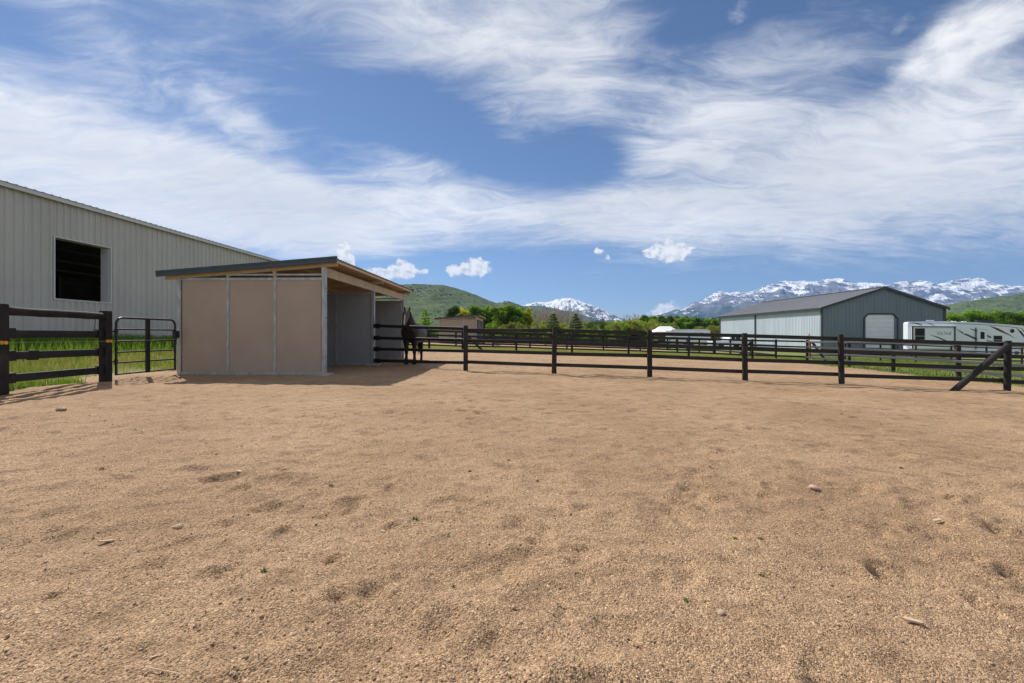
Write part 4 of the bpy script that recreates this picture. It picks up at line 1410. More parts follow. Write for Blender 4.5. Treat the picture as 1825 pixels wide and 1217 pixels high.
def trailer():
    t = thing('travel_trailer', 'long white travel trailer with dark swoosh stripes parked beside the barn', 'trailer', (41.75, 48.0, G(42, 48)), -math.atan2(0.53, 0.848))
    L, zb, zt = 12.6, 0.75, 3.72
    Wd = 2.45
    wh = M['rv_white']
    prof = [(0.0, zb), (0.0, zt - 0.14), (0.10, zt - 0.02), (4.0, zt + 0.04), (7.5, zt + 0.02), (10.2, zt - 0.04), (12.2, zt - 0.10), (12.9, zt - 0.40), (13.4, zt - 1.2), (13.6, zb + 0.55), (13.4, zb)]
    body = MB()
    poly_plate(body, prof, 0, Wd)
    body.build('body', wh, t)
    roof = MB()
    poly_plate(roof, [(0.1, zt - 0.10), (0.1, zt + 0.0), (4.0, zt + 0.07), (7.5, zt + 0.05), (10.2, zt - 0.05), (10.2, zt - 0.14), (7.5, zt - 0.04), (4, zt - 0.02)], -0.02, Wd + 0.02)
    roof.build('roof', wh, t)
    ln = MB()                                              # dark line under the roof edge
    for a, b in (((0.3, zt - 0.13), (4.0, zt - 0.10)), ((4.0, zt - 0.10), (8.0, zt - 0.14)), ((8.0, zt - 0.14), (10.6, zt - 0.24)), ((10.6, zt - 0.24), (12.2, zt - 0.40))):
        poly_plate(ln, [a, (b[0], b[1]), (b[0], b[1] - 0.045), (a[0], a[1] - 0.045)], -0.006, -0.001)
    ln.build('stripe', M['rv_dark'], t)
    ac = MB()
    poly_plate(ac, [(7.8, zt + 0.02), (7.9, zt + 0.30), (8.2, zt + 0.36), (9.5, zt + 0.34), (9.75, zt + 0.22), (9.8, zt - 0.02)], 0.8, 1.6)
    ac.build('roof_air_conditioner', M['rv_dark'], t)
    for x in (2.25, 2.75):
        MB().tube([(x, 0.5, zt + 0.0), (x, 0.5, zt + 0.15), (x + 0.35, 0.5, zt + 0.15), (x + 0.35, 0.5, zt)], 0.03, 6).build('roof_rail', wh, t)
    for x in (5.2, 6.3):
        MB().box(x, x + 0.45, 0.7, 1.15, zt + 0.02, zt + 0.14).build('roof_vent', wh, t)
    # slide-out room with its dark corner posts
    sl = MB()
    sl.box(0.38, 5.15, -0.55, -0.002, 0.95, 3.18)
    so = sl.build('slide_out', wh, t)
    for x in (0.38, 5.06):
        MB().box(x - 0.06, x + 0.12, -0.60, -0.552, 0.9, 3.2).build('slide_trim', M['rv_red'] if x < 1 else M['rv_brown'], so)
    MB().box(0.30, 5.24, -0.70, -0.552, 3.181, 3.26).build('slide_trim', M['rv_dark'], so)

    def window(x0, x1, z0, z1, y, par):
        f = MB()
        b = 0.05
        f.box(x0 - b, x1 + b, y - 0.03, y - 0.002, z0 - b, z0)
        f.box(x0 - b, x1 + b, y - 0.03, y - 0.002, z1, z1 + b)
        f.box(x0 - b, x0, y - 0.03, y - 0.002, z0, z1)
        f.box(x1, x1 + b, y - 0.03, y - 0.002, z0, z1)
        f.box(x0, x1, y - 0.028, y - 0.016, z0 + (z1 - z0) * 0.3, z0 + (z1 - z0) * 0.3 + 0.03)
        o = f.build('window', M['alu'], par)
        MB().box(x0, x1, y - 0.015, y - 0.003, z0, z1).build('pane', M['glass_dark'], o)
        return o
    window(0.70, 1.80, 1.85, 3.02, -0.55, so)
    window(9.30, 10.15, 1.75, 2.40, 0.0, t)
    MB().tube([(11.15, -0.02, 2.98), (11.15, 0.0, 2.98)], [0.22, 0.22], 12).build('emblem', M['rv_dark'], t)
    # door
    d = MB().box(7.65, 8.60, -0.03, -0.002, 1.0, 3.02).build('door', wh, t)
    fr = MB()
    for a in ((7.60, 7.65, 1.0, 3.08), (8.60, 8.65, 1.0, 3.08), (7.65, 8.60, 3.02, 3.08)):
        fr.box(a[0], a[1], -0.045, -0.003, a[2], a[3])
    fr.build('door_frame', M['alu'], d)
    MB().box(7.95, 8.38, -0.042, -0.031, 2.02, 2.78).build('door_window', M['glass_dark'], d)
    MB().box(7.42, 7.50, -0.12, -0.04, 0.9, 3.2).build('awning_arm', M['rv_dark'], t)
    # swoosh graphics, thin vinyl on the side
    sw = [([(5.3, 3.08), (6.2, 2.66), (7.5, 2.12), (9.2, 1.80), (9.2, 1.72), (7.4, 1.94), (6.1, 2.52)], 'rv_brown', -0.005),
          ([(6.9, 3.10), (8.1, 2.80), (9.1, 2.25), (9.0, 2.10), (8.0, 2.66), (6.9, 3.04)], 'rv_brown', -0.008),
          ([(8.7, 3.52), (9.8, 3.20), (10.9, 2.58), (11.5, 2.10), (10.8, 2.52), (9.7, 3.08)], 'rv_brown', -0.006),
          ([(8.9, 3.40), (9.8, 3.06), (10.7, 2.52), (9.7, 2.98)], 'rv_red', -0.009),
          ([(0.2, 3.66), (0.9, 3.62), (1.75, 3.38), (1.6, 3.34)], 'rv_dark', -0.005),
          ([(2.05, 3.62), (2.35, 3.60), (3.15, 3.34), (2.95, 3.33)], 'rv_red', -0.005),
          ([(11.5, 3.36), (12.05, 2.95), (12.55, 2.2), (12.35, 2.2)], 'rv_dark', -0.007), ([(12.0, 3.3), (12.5, 2.95), (12.9, 2.3), (12.75, 2.3)], 'rv_red', -0.009)]
    for pts, m_, y in sw:
        q = MB()
        poly_plate(q, pts, y, y + 0.003)
        q.build('stripe', M[m_], t)
    q = MB()
    poly_plate(q, [(2.2, 2.42), (3.3, 2.16), (4.9, 1.52), (4.6, 1.50), (3.2, 2.06)], -0.556, -0.552)
    q.build('stripe', M['rv_brown'], so)
    cu = bpy.data.curves.new('lettering', 'FONT')
    cu.body = 'VOLTAGE'
    cu.size = 0.46
    cu.extrude = 0.002
    cu.shear = 0.25
    cu.space_character = 1.12
    to = bpy.data.objects.new('tmp', cu)
    C.objects.link(to)
    me = bpy.data.meshes.new_from_object(to.evaluated_get(bpy.context.evaluated_depsgraph_get()))
    bpy.data.objects.remove(to)
    me.materials.clear()
    me.materials.append(M['rv_brown'])
    lt = link('lettering', me, so, (3.12, -0.556, 2.34))
    lt.rotation_euler = (R(90), 0, 0)
    # lower skirt, lockers, lamps, wheels
    MB().box(0.3, 11.8, 0.02, Wd - 0.02, 0.42, 0.749).build('skirt', M['rv_dark'], t)
    for x0, x1 in ((1.6, 3.0), (5.4, 6.8), (7.6, 9.0), (10.2, 11.4)):
        MB().box(x0, x1, -0.02, 0.018, 0.44, 0.745).build('locker_door', wh, t)
    for x in (5.6, 11.9):
        MB().box(x, x + 0.14, -0.03, -0.003, 0.80, 0.92).build('marker_lamp', M['amber'], t)
    MB().box(-0.03, -0.002, 0.2, 0.45, 0.95, 1.25).build('tail_lamp', M['rv_red'], t)
    MB().box(6.15, 6.55, -0.05, -0.003, 2.55, 2.72).build('porch_lamp', M['tent'], t)
    for x in (4.1, 4.95):
        w_ = MB().tube([(x, 0.05, 0.36), (x, 0.30, 0.36)], 0.36, 20).build('wheel', M['tyre'], t)
        MB().tube([(x, 0.03, 0.36), (x, 0.06, 0.36)], [0.20, 0.20], 14).build('rim', M['alu'], w_)
    MB().box(11.0, 11.12, 0.5, 0.62, 0.0, 0.45).build('landing_leg', M['rv_dark'], t)
    MB().box(0.5, 0.6, 0.4, 0.5, 0.0, 0.45).build('landing_leg', M['rv_dark'], t)
    # the real length is about nine metres and the roof falls towards the nose
    k = 0.69

    def settle(o):
        base = o.name.split('.')[0]
        n = len(o.data.vertices)
        co = np.empty(n * 3, np.float32)
        o.data.vertices.foreach_get('co', co)
        co = co.reshape(-1, 3)
        if base in ('wheel', 'rim'):
            c = co[:, 0].mean()
            co[:, 0] += c * (k - 1)
        elif base == 'lettering':
            o.location.x *= k
            co[:, 0] *= 0.50
        else:
            co[:, 0] *= k
            co[:, 2] -= 0.36 * (np.clip(co[:, 0], 0, 9) / 7.7) ** 1.7 * np.clip((co[:, 2] - 0.75) / 2.97, 0, 1.2)
        o.data.vertices.foreach_set('co', co.ravel())
        o.data.update()
        for c_ in o.children:
            settle(c_)
    for o in t.children:
        settle(o)


trailer()


def canopy():
    x, y = 25.2, 75.0
    z = G(x, y)
    t = thing('canopy_tent', 'white peaked canopy tent behind the fences', 'tent', (x, y, z))
    m = MB()
    a, b = 2.15, 2.0
    ze, zr = 2.35, 3.3
    vs = [(-a, -b, ze), (a, -b, ze), (a, b, ze), (-a, b, ze), (-a * .62, -b * .45, 2.85), (a * .62, -b * .45, 2.85), (a * .62, b * .45, 2.85), (-a * .62, b * .45, 2.85), (-a * .42, 0, zr), (a * .42, 0, zr),
          (-a, -b, ze - .28), (a, -b, ze - .28), (a, b, ze - .28), (-a, b, ze - .28)]
    m.add(vs, [(0, 1, 5, 4), (1, 2, 6, 5), (2, 3, 7, 6), (3, 0, 4, 7), (4, 5, 9, 8), (5, 6, 9), (6, 7, 8, 9), (7, 4, 8), (0, 1, 11, 10), (1, 2, 12, 11), (2, 3, 13, 12), (3, 0, 10, 13)])
    m.build('canopy', M['tent'], t)
    for sx in (-1, 1):
        for sy in (-1, 1):
            MB().tube([(sx * a * .98, sy * b * .98, 0), (sx * a * .98, sy * b * .98, ze)], 0.03, 6).build('leg', M['alu'], t)


canopy()


def stock_trailer():
    x, y = 24.1, 69.0
    z = G(x, y)
    t = thing('stock_trailer', 'silver horse trailer parked beside the white canopy tent', 'trailer', (x, y, z), 0.05)
    b = MB()
    prof = [(0, 0.55), (0, 2.5), (0.2, 2.68), (5.6, 2.68), (6.1, 2.5), (6.2, 1.5), (5.9, 0.55)]
    poly_plate(b, prof, 0, 2.1)
    b.build('body', M['alu'], t)
    for k in range(5):
        MB().box(0.5 + k * 0.95, 1.25 + k * 0.95, -0.02, -0.002, 1.75, 2.15).build('window', M['glass_dark'], t)
    MB().box(0.3, 5.8, -0.03, -0.003, 2.3, 2.4).build('trim', M['tent'], t)
    for xx in (2.3, 3.15):
        MB().tube([(xx, -0.1, 0.35), (xx, 0.15, 0.35)], 0.35, 16).build('wheel', M['tyre'], t)
    MB().tube([(6.1, 1.0, 0.6), (7.2, 1.0, 0.5)], 0.06, 6).build('hitch', M['rv_dark'], t)
    MB().tube([(7.0, 1.0, 0.0), (7.0, 1.0, 0.55)], 0.05, 6).build('jack', M['rv_dark'], t)


stock_trailer()


def pickup(x, y, rot, paint, label):
    t = thing('pickup_truck', label, 'truck', (x, y, G(x, y)), rot)
    b = MB()
    poly_plate(b, [(0, 0.5), (0, 1.08), (2.1, 1.10), (2.35, 1.72), (3.7, 1.72), (4.2, 1.15), (5.3, 1.05), (5.4, 0.5)], 0, 1.85)
    b.build('body', paint, t)
    for x0, x1 in ((2.45, 3.0), (3.08, 3.85)):
        q = MB()
        poly_plate(q, [(x0, 1.15), (x0 + 0.04, 1.62), (min(x1, 3.72), 1.62), (x1, 1.15)], -0.012, -0.002)
        q.build('window', M['glass_dark'], t)
    for xx in (1.0, 4.3):
        MB().tube([(xx, -0.03, 0.38), (xx, 0.22, 0.38)], 0.38, 16).build('wheel', M['tyre'], t)
        MB().tube([(xx, 1.63, 0.38), (xx, 1.88, 0.38)], 0.38, 16).build('wheel', M['tyre'], t)


pickup(27.8, 62.5, 0.1, M['rv_white'], 'white pickup parked below the silver trailer behind the fences')
sk = thing('marker_stake', 'orange wooden stake standing behind the fence corner near the barn', 'stake', (18.0, 27.6, G(18.0, 27.6)))
MB().prism([(-0.05, 0), (0.05, 0), (0.06, 1.62), (-0.01, 1.66)], 'y', -0.02, 0.02).build('board', M['orange'], sk)
# ------------------------------------------------------------------ trees and shrubs


def crown_mesh(name, clumps, n, size, m, seed, flat=0.0):
    """leaf faces spread through the volume of several clumps (cx,cy,cz,rx,ry,rz,weight)"""
    r = np.random.default_rng(seed)
    w = np.array([c[6] for c in clumps], float)
    w /= w.sum()
    pick = r.choice(len(clumps), n, p=w)
    cl = np.array([c[:6] for c in clumps])[pick]
    d = r.normal(size=(n, 3))
    d /= np.linalg.norm(d, axis=1)[:, None]
    rad = r.random(n) ** 0.42
    p = cl[:, :3] + d * rad[:, None] * cl[:, 3:6]
    nrm = d * 0.7 + r.normal(size=(n, 3)) * 0.8
    nrm /= np.linalg.norm(nrm, axis=1)[:, None]
    ref = r.normal(size=(n, 3))
    u = np.cross(nrm, ref)
    u /= np.linalg.norm(u, axis=1)[:, None]
    v = np.cross(nrm, u)
    s = size * r.uniform(0.5, 1.3, n)[:, None]
    co = np.stack([p - u * s * 0.5, p + v * s * 0.32, p + u * s * 0.5, p - v * s * 0.32], 1).reshape(-1, 3)
    f = np.arange(n * 4).reshape(n, 4)
    return np_mesh(name, co, f, m)


def trunk_mesh(h, r, limbs, seed, m):
    rr = random.Random(seed)
    b = MB()
    b.tube([(0, 0, -0.2), (0.02 * h * rr.uniform(-1, 1), 0, h * 0.4), (0.03 * h * rr.uniform(-1, 1), 0, h * 0.85)], [r, r * 0.7, r * 0.2], 7)
    for k in range(limbs):
        z = h * rr.uniform(0.22, 0.65)
        a = rr.uniform(0, 6.28)
        L = h * rr.uniform(0.10, 0.20)
        b.tube([(0, 0, z), (math.cos(a) * L * 0.5, math.sin(a) * L * 0.5, z + L * 0.4), (math.cos(a) * L, math.sin(a) * L, z + L * 0.9)], [r * 0.4, r * 0.25, r * 0.08], 5)
    return b.mesh('trunk', m)


def clumpset(kind, seed):
    rr = random.Random(seed)
    cl = []
    if kind == 'poplar':                                   # tall narrow crown, unit height 1
        for k in range(26):
            z = 0.14 + 0.80 * rr.random()
            w = 0.135 * math.sin(math.pi * min(1, (z - 0.02) / 1.0) ** 0.75) + 0.02
            a = rr.uniform(0, 6.28)
            q = rr.uniform(0.2, 0.8) * w
            cl.append((math.cos(a) * q, math.sin(a) * q, z, 0.055, 0.055, 0.085, 1))
    elif kind == 'round':
        for k in range(30):
            a, z = rr.uniform(0, 6.28), rr.uniform(0.26, 0.92)
            w = 0.30 * math.sqrt(max(0.03, 1 - ((z - 0.56) / 0.42) ** 2))
            q = w * rr.uniform(0.35, 0.95)
            s = rr.uniform(0.07, 0.13)
            cl.append((math.cos(a) * q, math.sin(a) * q, z, s, s, s * 0.85, s * 10))
    elif kind == 'willow':
        for k in range(26):
            a, z = rr.uniform(0, 6.28), rr.uniform(0.12, 0.85)
            w = 0.46 * math.sqrt(max(0.03, 1 - ((z - 0.40) / 0.58) ** 2))
            q = w * rr.uniform(0.4, 0.95)
            s = rr.uniform(0.09, 0.15)
            cl.append((math.cos(a) * q, math.sin(a) * q, z, s, s, s * 1.2, s * 10))
    elif kind == 'conifer':
        for lvl in range(11):
            z = 0.10 + 0.085 * lvl
            w = 0.30 * (1 - lvl / 11.5)
            k = max(3, 8 - lvl // 2)
            for j in range(k):
                a = 6.28 * j / k + rr.random()
                q = w * rr.uniform(0.5, 0.8)
                cl.append((math.cos(a) * q, math.sin(a) * q, z + rr.uniform(-.02, .02), w * 0.42 + 0.012, w * 0.42 + 0.012, 0.032, w + 0.05))
        cl.append((0, 0, 0.97, 0.015, 0.015, 0.05, 0.08))
    elif kind == 'shrub':
        for k in range(16):
            a, z = rr.uniform(0, 6.28), rr.uniform(0.15, 0.8)
            q = 0.75 * rr.uniform(0.2, 1) * math.sqrt(max(0.05, 1 - z * z))
            s = rr.uniform(0.18, 0.30)
            cl.append((math.cos(a) * q, math.sin(a) * q, z, s, s, s * 0.8, 1))
    return cl


LEAF = {
    'dark': leaf_material('dark_green_leaves', (0.093, 0.176, 0.034), (0.187, 0.306, 0.066), 0.55, 1.5),
    'green': leaf_material('fresh_green_leaves', (0.156, 0.278, 0.045), (0.291, 0.445, 0.086), 0.58, 1.5),
    'yellow': leaf_material('yellow_green_leaves', (0.42, 0.46, 0.03), (0.60, 0.60, 0.06), 0.6, 1.5, 0.15),
    'olive': leaf_material('grey_green_willow_leaves', (0.195, 0.240, 0.068), (0.390, 0.400, 0.128), 0.52, 1.5),
    'conifer': leaf_material('conifer_needles', (0.053, 0.092, 0.027), (0.122, 0.168, 0.054), 0.28, 1.5),
    'bright': leaf_material('bright_spring_leaves', (0.12, 0.21, 0.022), (0.22, 0.31, 0.045), 0.5, 1.5),
}
CROWN = {}
TRUNK = {}


def crown_for(kind, leaf, var):
    k = (kind, leaf, var)
    if k not in CROWN:
        n = {'poplar': 4200, 'round': 6500, 'willow': 5200, 'conifer': 7000, 'shrub': 1800}[kind]
        sz = {'poplar': 0.032, 'round': 0.036, 'willow': 0.044, 'conifer': 0.030, 'shrub': 0.11}[kind]
        CROWN[k] = crown_mesh('crown', clumpset(kind, var * 31 + hash(kind) % 7 * 0 + len(kind)), n, sz, LEAF[leaf], var + 3)
    return CROWN[k]


def tree(name, label, cat, kind, leaf, x, y, h, group, wx=1.0, var=0):
    z = G(x, y) - 0.06
    t = thing(name, label, cat, (x, y, z), random.uniform(0, 6.28), group)
    c = link('crown', crown_for(kind, leaf, var % 3), t)
    c.scale = (h * wx, h * wx, h)
    if kind not in TRUNK:
        TRUNK[kind] = trunk_mesh(1.0, {'conifer': 0.022, 'poplar': 0.020}.get(kind, 0.028), {'conifer': 0, 'poplar': 6, 'shrub': 4}.get(kind, 7), 5, M['bark'])
    b = link('trunk', TRUNK[kind], t)
    b.scale = (h, h, h)
    return t


def sky_h(y_px, Y, x):
    """height of a tree whose top stands at a given rise above eye level"""
    return 1.0 + (598 - y_px) * Y / 811.0 - G(x, Y)


def at(px, Y):
    return (px - 912.5) * Y / 811.0


ORD = ('first second third fourth fifth sixth seventh eighth ninth tenth eleventh twelfth thirteenth fourteenth fifteenth sixteenth seventeenth eighteenth nineteenth twentieth '
       'twenty-first twenty-second twenty-third twenty-fourth twenty-fifth twenty-sixth twenty-seventh twenty-eighth twenty-ninth thirtieth').split()


def number_groups():
    """trees of one row are told apart by their place in it, counted from the left"""
    rows = {}
    for o in C.objects:
        if o.parent is None and o.get('category') in ('tree', 'shrub') and o.get('group'):
            rows.setdefault(o['group'], []).append(o)
    for g_, os_ in rows.items():
        os_.sort(key=lambda o: o.location.x / o.location.y)
        for i, o in enumerate(os_):
            o['label'] = o['label'] + ', ' + ORD[i] + ' from the left'


def T_(name, label, cat, kind, leaf, px, top, Y, group=None, wx=1.0, var=0):
    x = at(px, Y)
    return tree(name, label, cat, kind, leaf, x, Y, sky_h(top, Y, x), group, wx, var)


T_('young_tree', 'loose young green tree right beside the horse shelter eave', 'tree', 'conifer', 'green', 757, 550, 82, None, 1.5, 0)
T_('evergreen_tree', 'dark evergreen tree directly above the distant shelter roof', 'tree', 'round', 'conifer', 808, 544, 96, None, 1.0, 1)
for i, (px, top) in enumerate(((834, 549), (844, 545), (853, 544), (862, 543), (871, 545), (879, 547))):
    T_('poplar_tree', 'green poplar in the clipped row behind the distant shelter', 'tree', 'poplar', 'green', px, top, 118 + i, 'poplar row behind the distant shelter', 2.1, i)
T_('poplar_tree', 'yellow leafed tree at the left end of the poplar row', 'tree', 'round', 'yellow', 829, 548, 116, None, 0.8, 1)
for i, (px, top, wx) in enumerate(((888, 545, 1.15), (899, 543, 1.25), (910, 541, 1.25), (920, 545, 1.1))):
    T_('cottonwood_tree', 'tall green cottonwood in the clump right of the distant shelter', 'tree', 'round', ('green', 'dark', 'green', 'dark')[i], px, top, 104 + 3 * i, 'cottonwoods beside the distant shelter', wx, i)
T_('evergreen_tree', 'narrow dark tree between the cottonwoods and the yellow tree', 'tree', 'poplar', 'conifer', 929, 552, 112, None, 1.1, 0)
T_('yellow_tree', 'bright yellow green upright tree left of the bare poplars', 'tree', 'poplar', 'yellow', 941, 548, 110, None, 1.5, 1)
T_('pine_tree', 'dark pointed pine standing left, in front of the bare poplars', 'tree', 'conifer', 'conifer', 986, 558, 90, None, 1.6, 0)
T_('pine_tree', 'dark pine right of the bare poplars', 'tree', 'conifer', 'conifer', 1026, 558, 92, None, 1.5, 1)
T_('pine_tree', 'broad low bushy pine right of the two pointed pines', 'tree', 'willow', 'conifer', 1062, 567, 92, None, 1.05, 2)
for i, (px, top, wx, lf_) in enumerate(((921, 570, 1, 'olive'), (957, 568, 1.2, 'olive'), (969, 570, 1, 'dark'), (1003, 572, 1, 'olive'), (1043, 569, 1.1, 'olive'), (1078, 573, 1, 'green'), (899, 574, 1, 'olive'))):
    T_('willow_tree', 'rounded grey green willow among the pines', 'tree', 'willow', lf_, px, top, 98 + (i % 3) * 3, 'willows among the pines', wx, i)
for i in range(17):
    px = 1090 + i * 6.2
    T_('willow_tree', 'yellowish willow in the thick belt behind the white tent', 'tree', 'willow', ('olive', 'olive', 'green')[i % 3], px + random.uniform(-3, 3), 568 + random.uniform(-2.5, 3) + (3 if i > 11 else 0), 128 + random.uniform(-8, 10), 'willow belt behind the tent', 1.1, i)
for i in range(30):
    px = 1142 + i * 5.1 + random.uniform(-1.5, 1.5)
    T_('poplar_tree', 'dark green poplar in the long row left of the barn', 'tree', 'poplar', ('green', 'dark', 'green')[i % 3], px, 560.5 + i * 0.24 + random.uniform(-1.0, 1.5), 215 + random.uniform(-9, 9), 'long poplar row left of the barn', 2.6, i)
for i in range(7):
    T_('willow_tree', 'yellow green willow at the near left end of the barn', 'tree', 'willow', 'olive', 1249 + i * 6.5, 577 + random.uniform(-1.5, 2), 122 + random.uniform(-4, 4), 'willows beside the barn end', 1.05, i)
for i, (px, top) in enumerate(((1692, 560), (1706, 555), (1720, 556), (1735, 550), (1748, 553), (1761, 558), (1776, 554), (1790, 552), (1803, 553), (1817, 556), (1832, 549))):
    T_('cottonwood_tree', 'bushy green tree in the row behind the white trailer', 'tree', 'round', ('green', 'green', 'dark')[i % 3], px, top, 118 + random.uniform(-5, 8), 'trees behind the white trailer', 1.25, i)
for i in range(13):
    px = 748 + i * 25 + random.uniform(-8, 8)
    if 780 < px < 866:
        continue
    T_('shrub', 'bright green shrub in the low hedge beyond the back fence', 'shrub', 'shrub', 'bright', px, 581.5 + random.uniform(-2, 2), 92 + random.uniform(-4, 4), 'low bright hedge beyond the paddocks', 0.9, i)


def bare_tree_mesh(seed):
    rr = random.Random(seed)
    b = MB()
    b.tube([(0, 0, -0.02), (0, 0, 0.3), (0.01, 0, 0.65), (0.0, 0.01, 0.98)], [0.014, 0.011, 0.007, 0.002], 5)
    for k in range(46):
        z = rr.uniform(0.15, 0.9)
        a = rr.uniform(0, 6.28)
        L = rr.uniform(0.10, 0.26) * (1.05 - z * 0.7)
        ox, oy = math.cos(a), math.sin(a)
        p1 = (ox * L * 0.22, oy * L * 0.22, z + L * 0.55)
        p2 = (ox * L * 0.36, oy * L * 0.36, z + L * 1.2)
        b.tube([(0, 0, z), p1, p2], [0.0058, 0.0042, 0.0018], 4, False)
        for j in range(4):
            a2 = a + rr.uniform(-1.2, 1.2)
            q = Vector(p1).lerp(Vector(p2), rr.random())
            l2 = L * rr.uniform(0.25, 0.5)
            b.tube([q, q + Vector((math.cos(a2) * l2 * 0.35, math.sin(a2) * l2 * 0.35, l2))], [0.0022, 0.0008], 3, False)
    return b.mesh('branches', M['bare'])


BARE = [bare_tree_mesh(s) for s in (1, 2, 3)]
for i in range(26):
    if i < 20:
        px, top, Y, lab, grp = 948 + i * 4.6, 546 + abs(i - 8) * 0.5 + random.uniform(-2, 3), 132, 'leafless grey brown poplar in the thicket behind the pines', 'bare poplars behind the pines'
    else:
        px, top, Y, lab, grp = 1112 + (i - 20) * 5, 561 + random.uniform(-2, 2), 170, 'leafless poplar rising above the willow belt', 'bare poplars above the willows'
    Y += random.uniform(-5, 5)
    x = at(px, Y)
    h = sky_h(top, Y, x)
    t = thing('bare_tree', lab, 'tree', (x, Y, G(x, Y) - 0.06), random.uniform(0, 6), grp)
    c = link('branches', BARE[i % 3], t)
    c.scale = (h * 1.5, h * 1.5, h)

number_groups()
# ------------------------------------------------------------------ grass, weeds, stones


def blades(name, pts, hmin, hmax, width, m, seed, lean=0.35):
    r = np.random.default_rng(seed)
    n = len(pts)
    h = r.uniform(hmin, hmax, n)
    a = r.uniform(0, 2 * np.pi, n)
    dx, dy = np.cos(a), np.sin(a)
    ln = r.uniform(0.1, 1.0, n) * lean
    b2 = r.uniform(0, 2 * np.pi, n)
    lx, ly = np.cos(b2) * ln * h, np.sin(b2) * ln * h
    w = width * r.uniform(0.6, 1.4, n)
    P_ = np.asarray(pts)
    v0 = P_ + np.stack([dx * w, dy * w, -0.03 * np.ones(n)], 1)
    v1 = P_ + np.stack([-dx * w, -dy * w, -0.03 * np.ones(n)], 1)
    v2 = P_ + np.stack([-dx * w * 0.7 + lx * 0.35, -dy * w * 0.7 + ly * 0.35, h * 0.6], 1)
    v3 = P_ + np.stack([dx * w * 0.7 + lx * 0.35, dy * w * 0.7 + ly * 0.35, h * 0.6], 1)
    v4 = P_ + np.stack([lx, ly, h], 1)
    co = np.stack([v0, v1, v2, v3, v4], 1).reshape(-1, 3)
    i = np.arange(n)[:, None] * 5
    tris = np.concatenate([i + np.array([[0, 1, 2]]), i + np.array([[0, 2, 3]]), i + np.array([[3, 2, 4]])])
    return np_mesh(name, co, tris, m)


def scatter(n, x0, x1, y0, y1, keep, seed):
    r = np.random.default_rng(seed)
    x = r.uniform(x0, x1, n)
    y = r.uniform(y0, y1, n)
    k = keep(x, y, r.random(n))
    x, y = x[k], y[k]
    return np.stack([x, y, ground(x, y) - 0.05], 1)


p = scatter(60000, -18.6, -12.6, 8.0, 34, lambda x, y, u: u < np.clip((-x - 12.6) / 1.6, 0.1, 1) * (0.55 + 0.6 * perlin(x * 0.6, y * 0.6, 3)), 1)
tag(link('tall_grass', blades('tall_grass', p, 0.22, 0.55, 0.011, M['grass'], 2)), 'tall green grass growing along the foot of the grey hall', 'grass', None, 'stuff')
p = scatter(56000, -13.6, -9.6, 5.0, 26, lambda x, y, u: u < 0.62 + 1.1 * perlin(x * 0.7, y * 0.7, 6), 2)
p = p[~((p[:, 1] > 10.0) & (p[:, 1] < 13.0) & (p[:, 0] > -10.6))]
tag(link('seeding_grass', blades('seeding_grass', p, 0.05, 0.26, 0.0055, M['grass_dry'], 3)), 'short pale seeding grass beyond the corral fence', 'grass', None, 'stuff')
p = scatter(9000, -9.7, -8.55, 5.2, 9.5, lambda x, y, u: (perlin(x * 1.9, y * 1.9, 14) > 0.06) & (u < 0.8), 5)
p[:, 2] += 0.03
tag(link('grass_clumps', blades('grass_clumps', p, 0.06, 0.24, 0.005, M['grass'], 6, 0.6)), 'clumps of green grass under the corral fence rails', 'grass', None, 'stuff')
p = scatter(14000, -13.4, -9.7, 5.0, 26, lambda x, y, u: perlin(x * 0.8, y * 0.8, 33) > 0.0, 21)
p = p[~((p[:, 1] > 10.0) & (p[:, 1] < 13.0) & (p[:, 0] > -10.6))]
tag(link('green_tufts', blades('green_tufts', p, 0.08, 0.26, 0.007, M['grass'], 22, 0.5)), 'fresh green tufts among the pale grass behind the gate', 'grass', None, 'stuff')
p = scatter(60000, -12.0, 17.5, 25.0, 38.0, lambda x, y, u: (u < 0.9) & (y > 25.7 + 0.4 * perlin(x * 0.8, y * 0.8, 91)), 7)
tag(link('lane_grass', blades('lane_grass', p, 0.05, 0.14, 0.012, M['grass_dry'], 8)), 'mown grass in the lane between the paddocks', 'grass', None, 'stuff')
p = scatter(70000, 14.2, 44.0, 10.5, 40.0, lambda x, y, u: (x > 14.6 + 1.2 * sstep(14, 22, y) + 0.35 * perlin(x * 0.8, y * 0.8, 91)) & (u < 0.8), 9)
tag(link('meadow_grass', blades('meadow_grass', p, 0.04, 0.13, 0.011, M['meadow'], 10)), 'green grass outside the side fence in front of the barn', 'grass', None, 'stuff')


def gpx(px, py):
    """sand point seen at a place in the photograph, on the level yard"""
    Y = 811.0 / (py - 598.0)
    X = (px - 912.5) * Y / 811.0
    for _ in range(4):
        Y = 811.0 * (1.0 - float(ground(X, Y))) / (py - 598.0)
        X = (px - 912.5) * Y / 811.0
    return X, Y


def stone_mesh(seed, flat):
    bm = bmesh.new()
    bmesh.ops.create_icosphere(bm, subdivisions=2, radius=1.0)
    rr = random.Random(seed)
    off = rr.uniform(0, 50)
    for v in bm.verts:
        n = float(perlin(np.array([v.co.x * 1.3 + off]), np.array([v.co.y * 1.3 + v.co.z]), seed)[0])
        v.co *= 1 + 0.45 * n
        v.co.z *= flat
    me = bpy.data.meshes.new('stone')
    bm.to_mesh(me)
    bm.free()
    me.materials.append(M['stone'])
    return me


STONES = [stone_mesh(s, f) for s, f in ((1, 0.6), (2, 0.75), (3, 0.45))]
CHIP = MB().prism([(-1, -0.28), (-0.6, -0.4), (0.7, -0.3), (1, 0.05), (0.5, 0.36), (-0.8, 0.25)], 'z', -0.10, 0.12).mesh('chip', M['chip'])


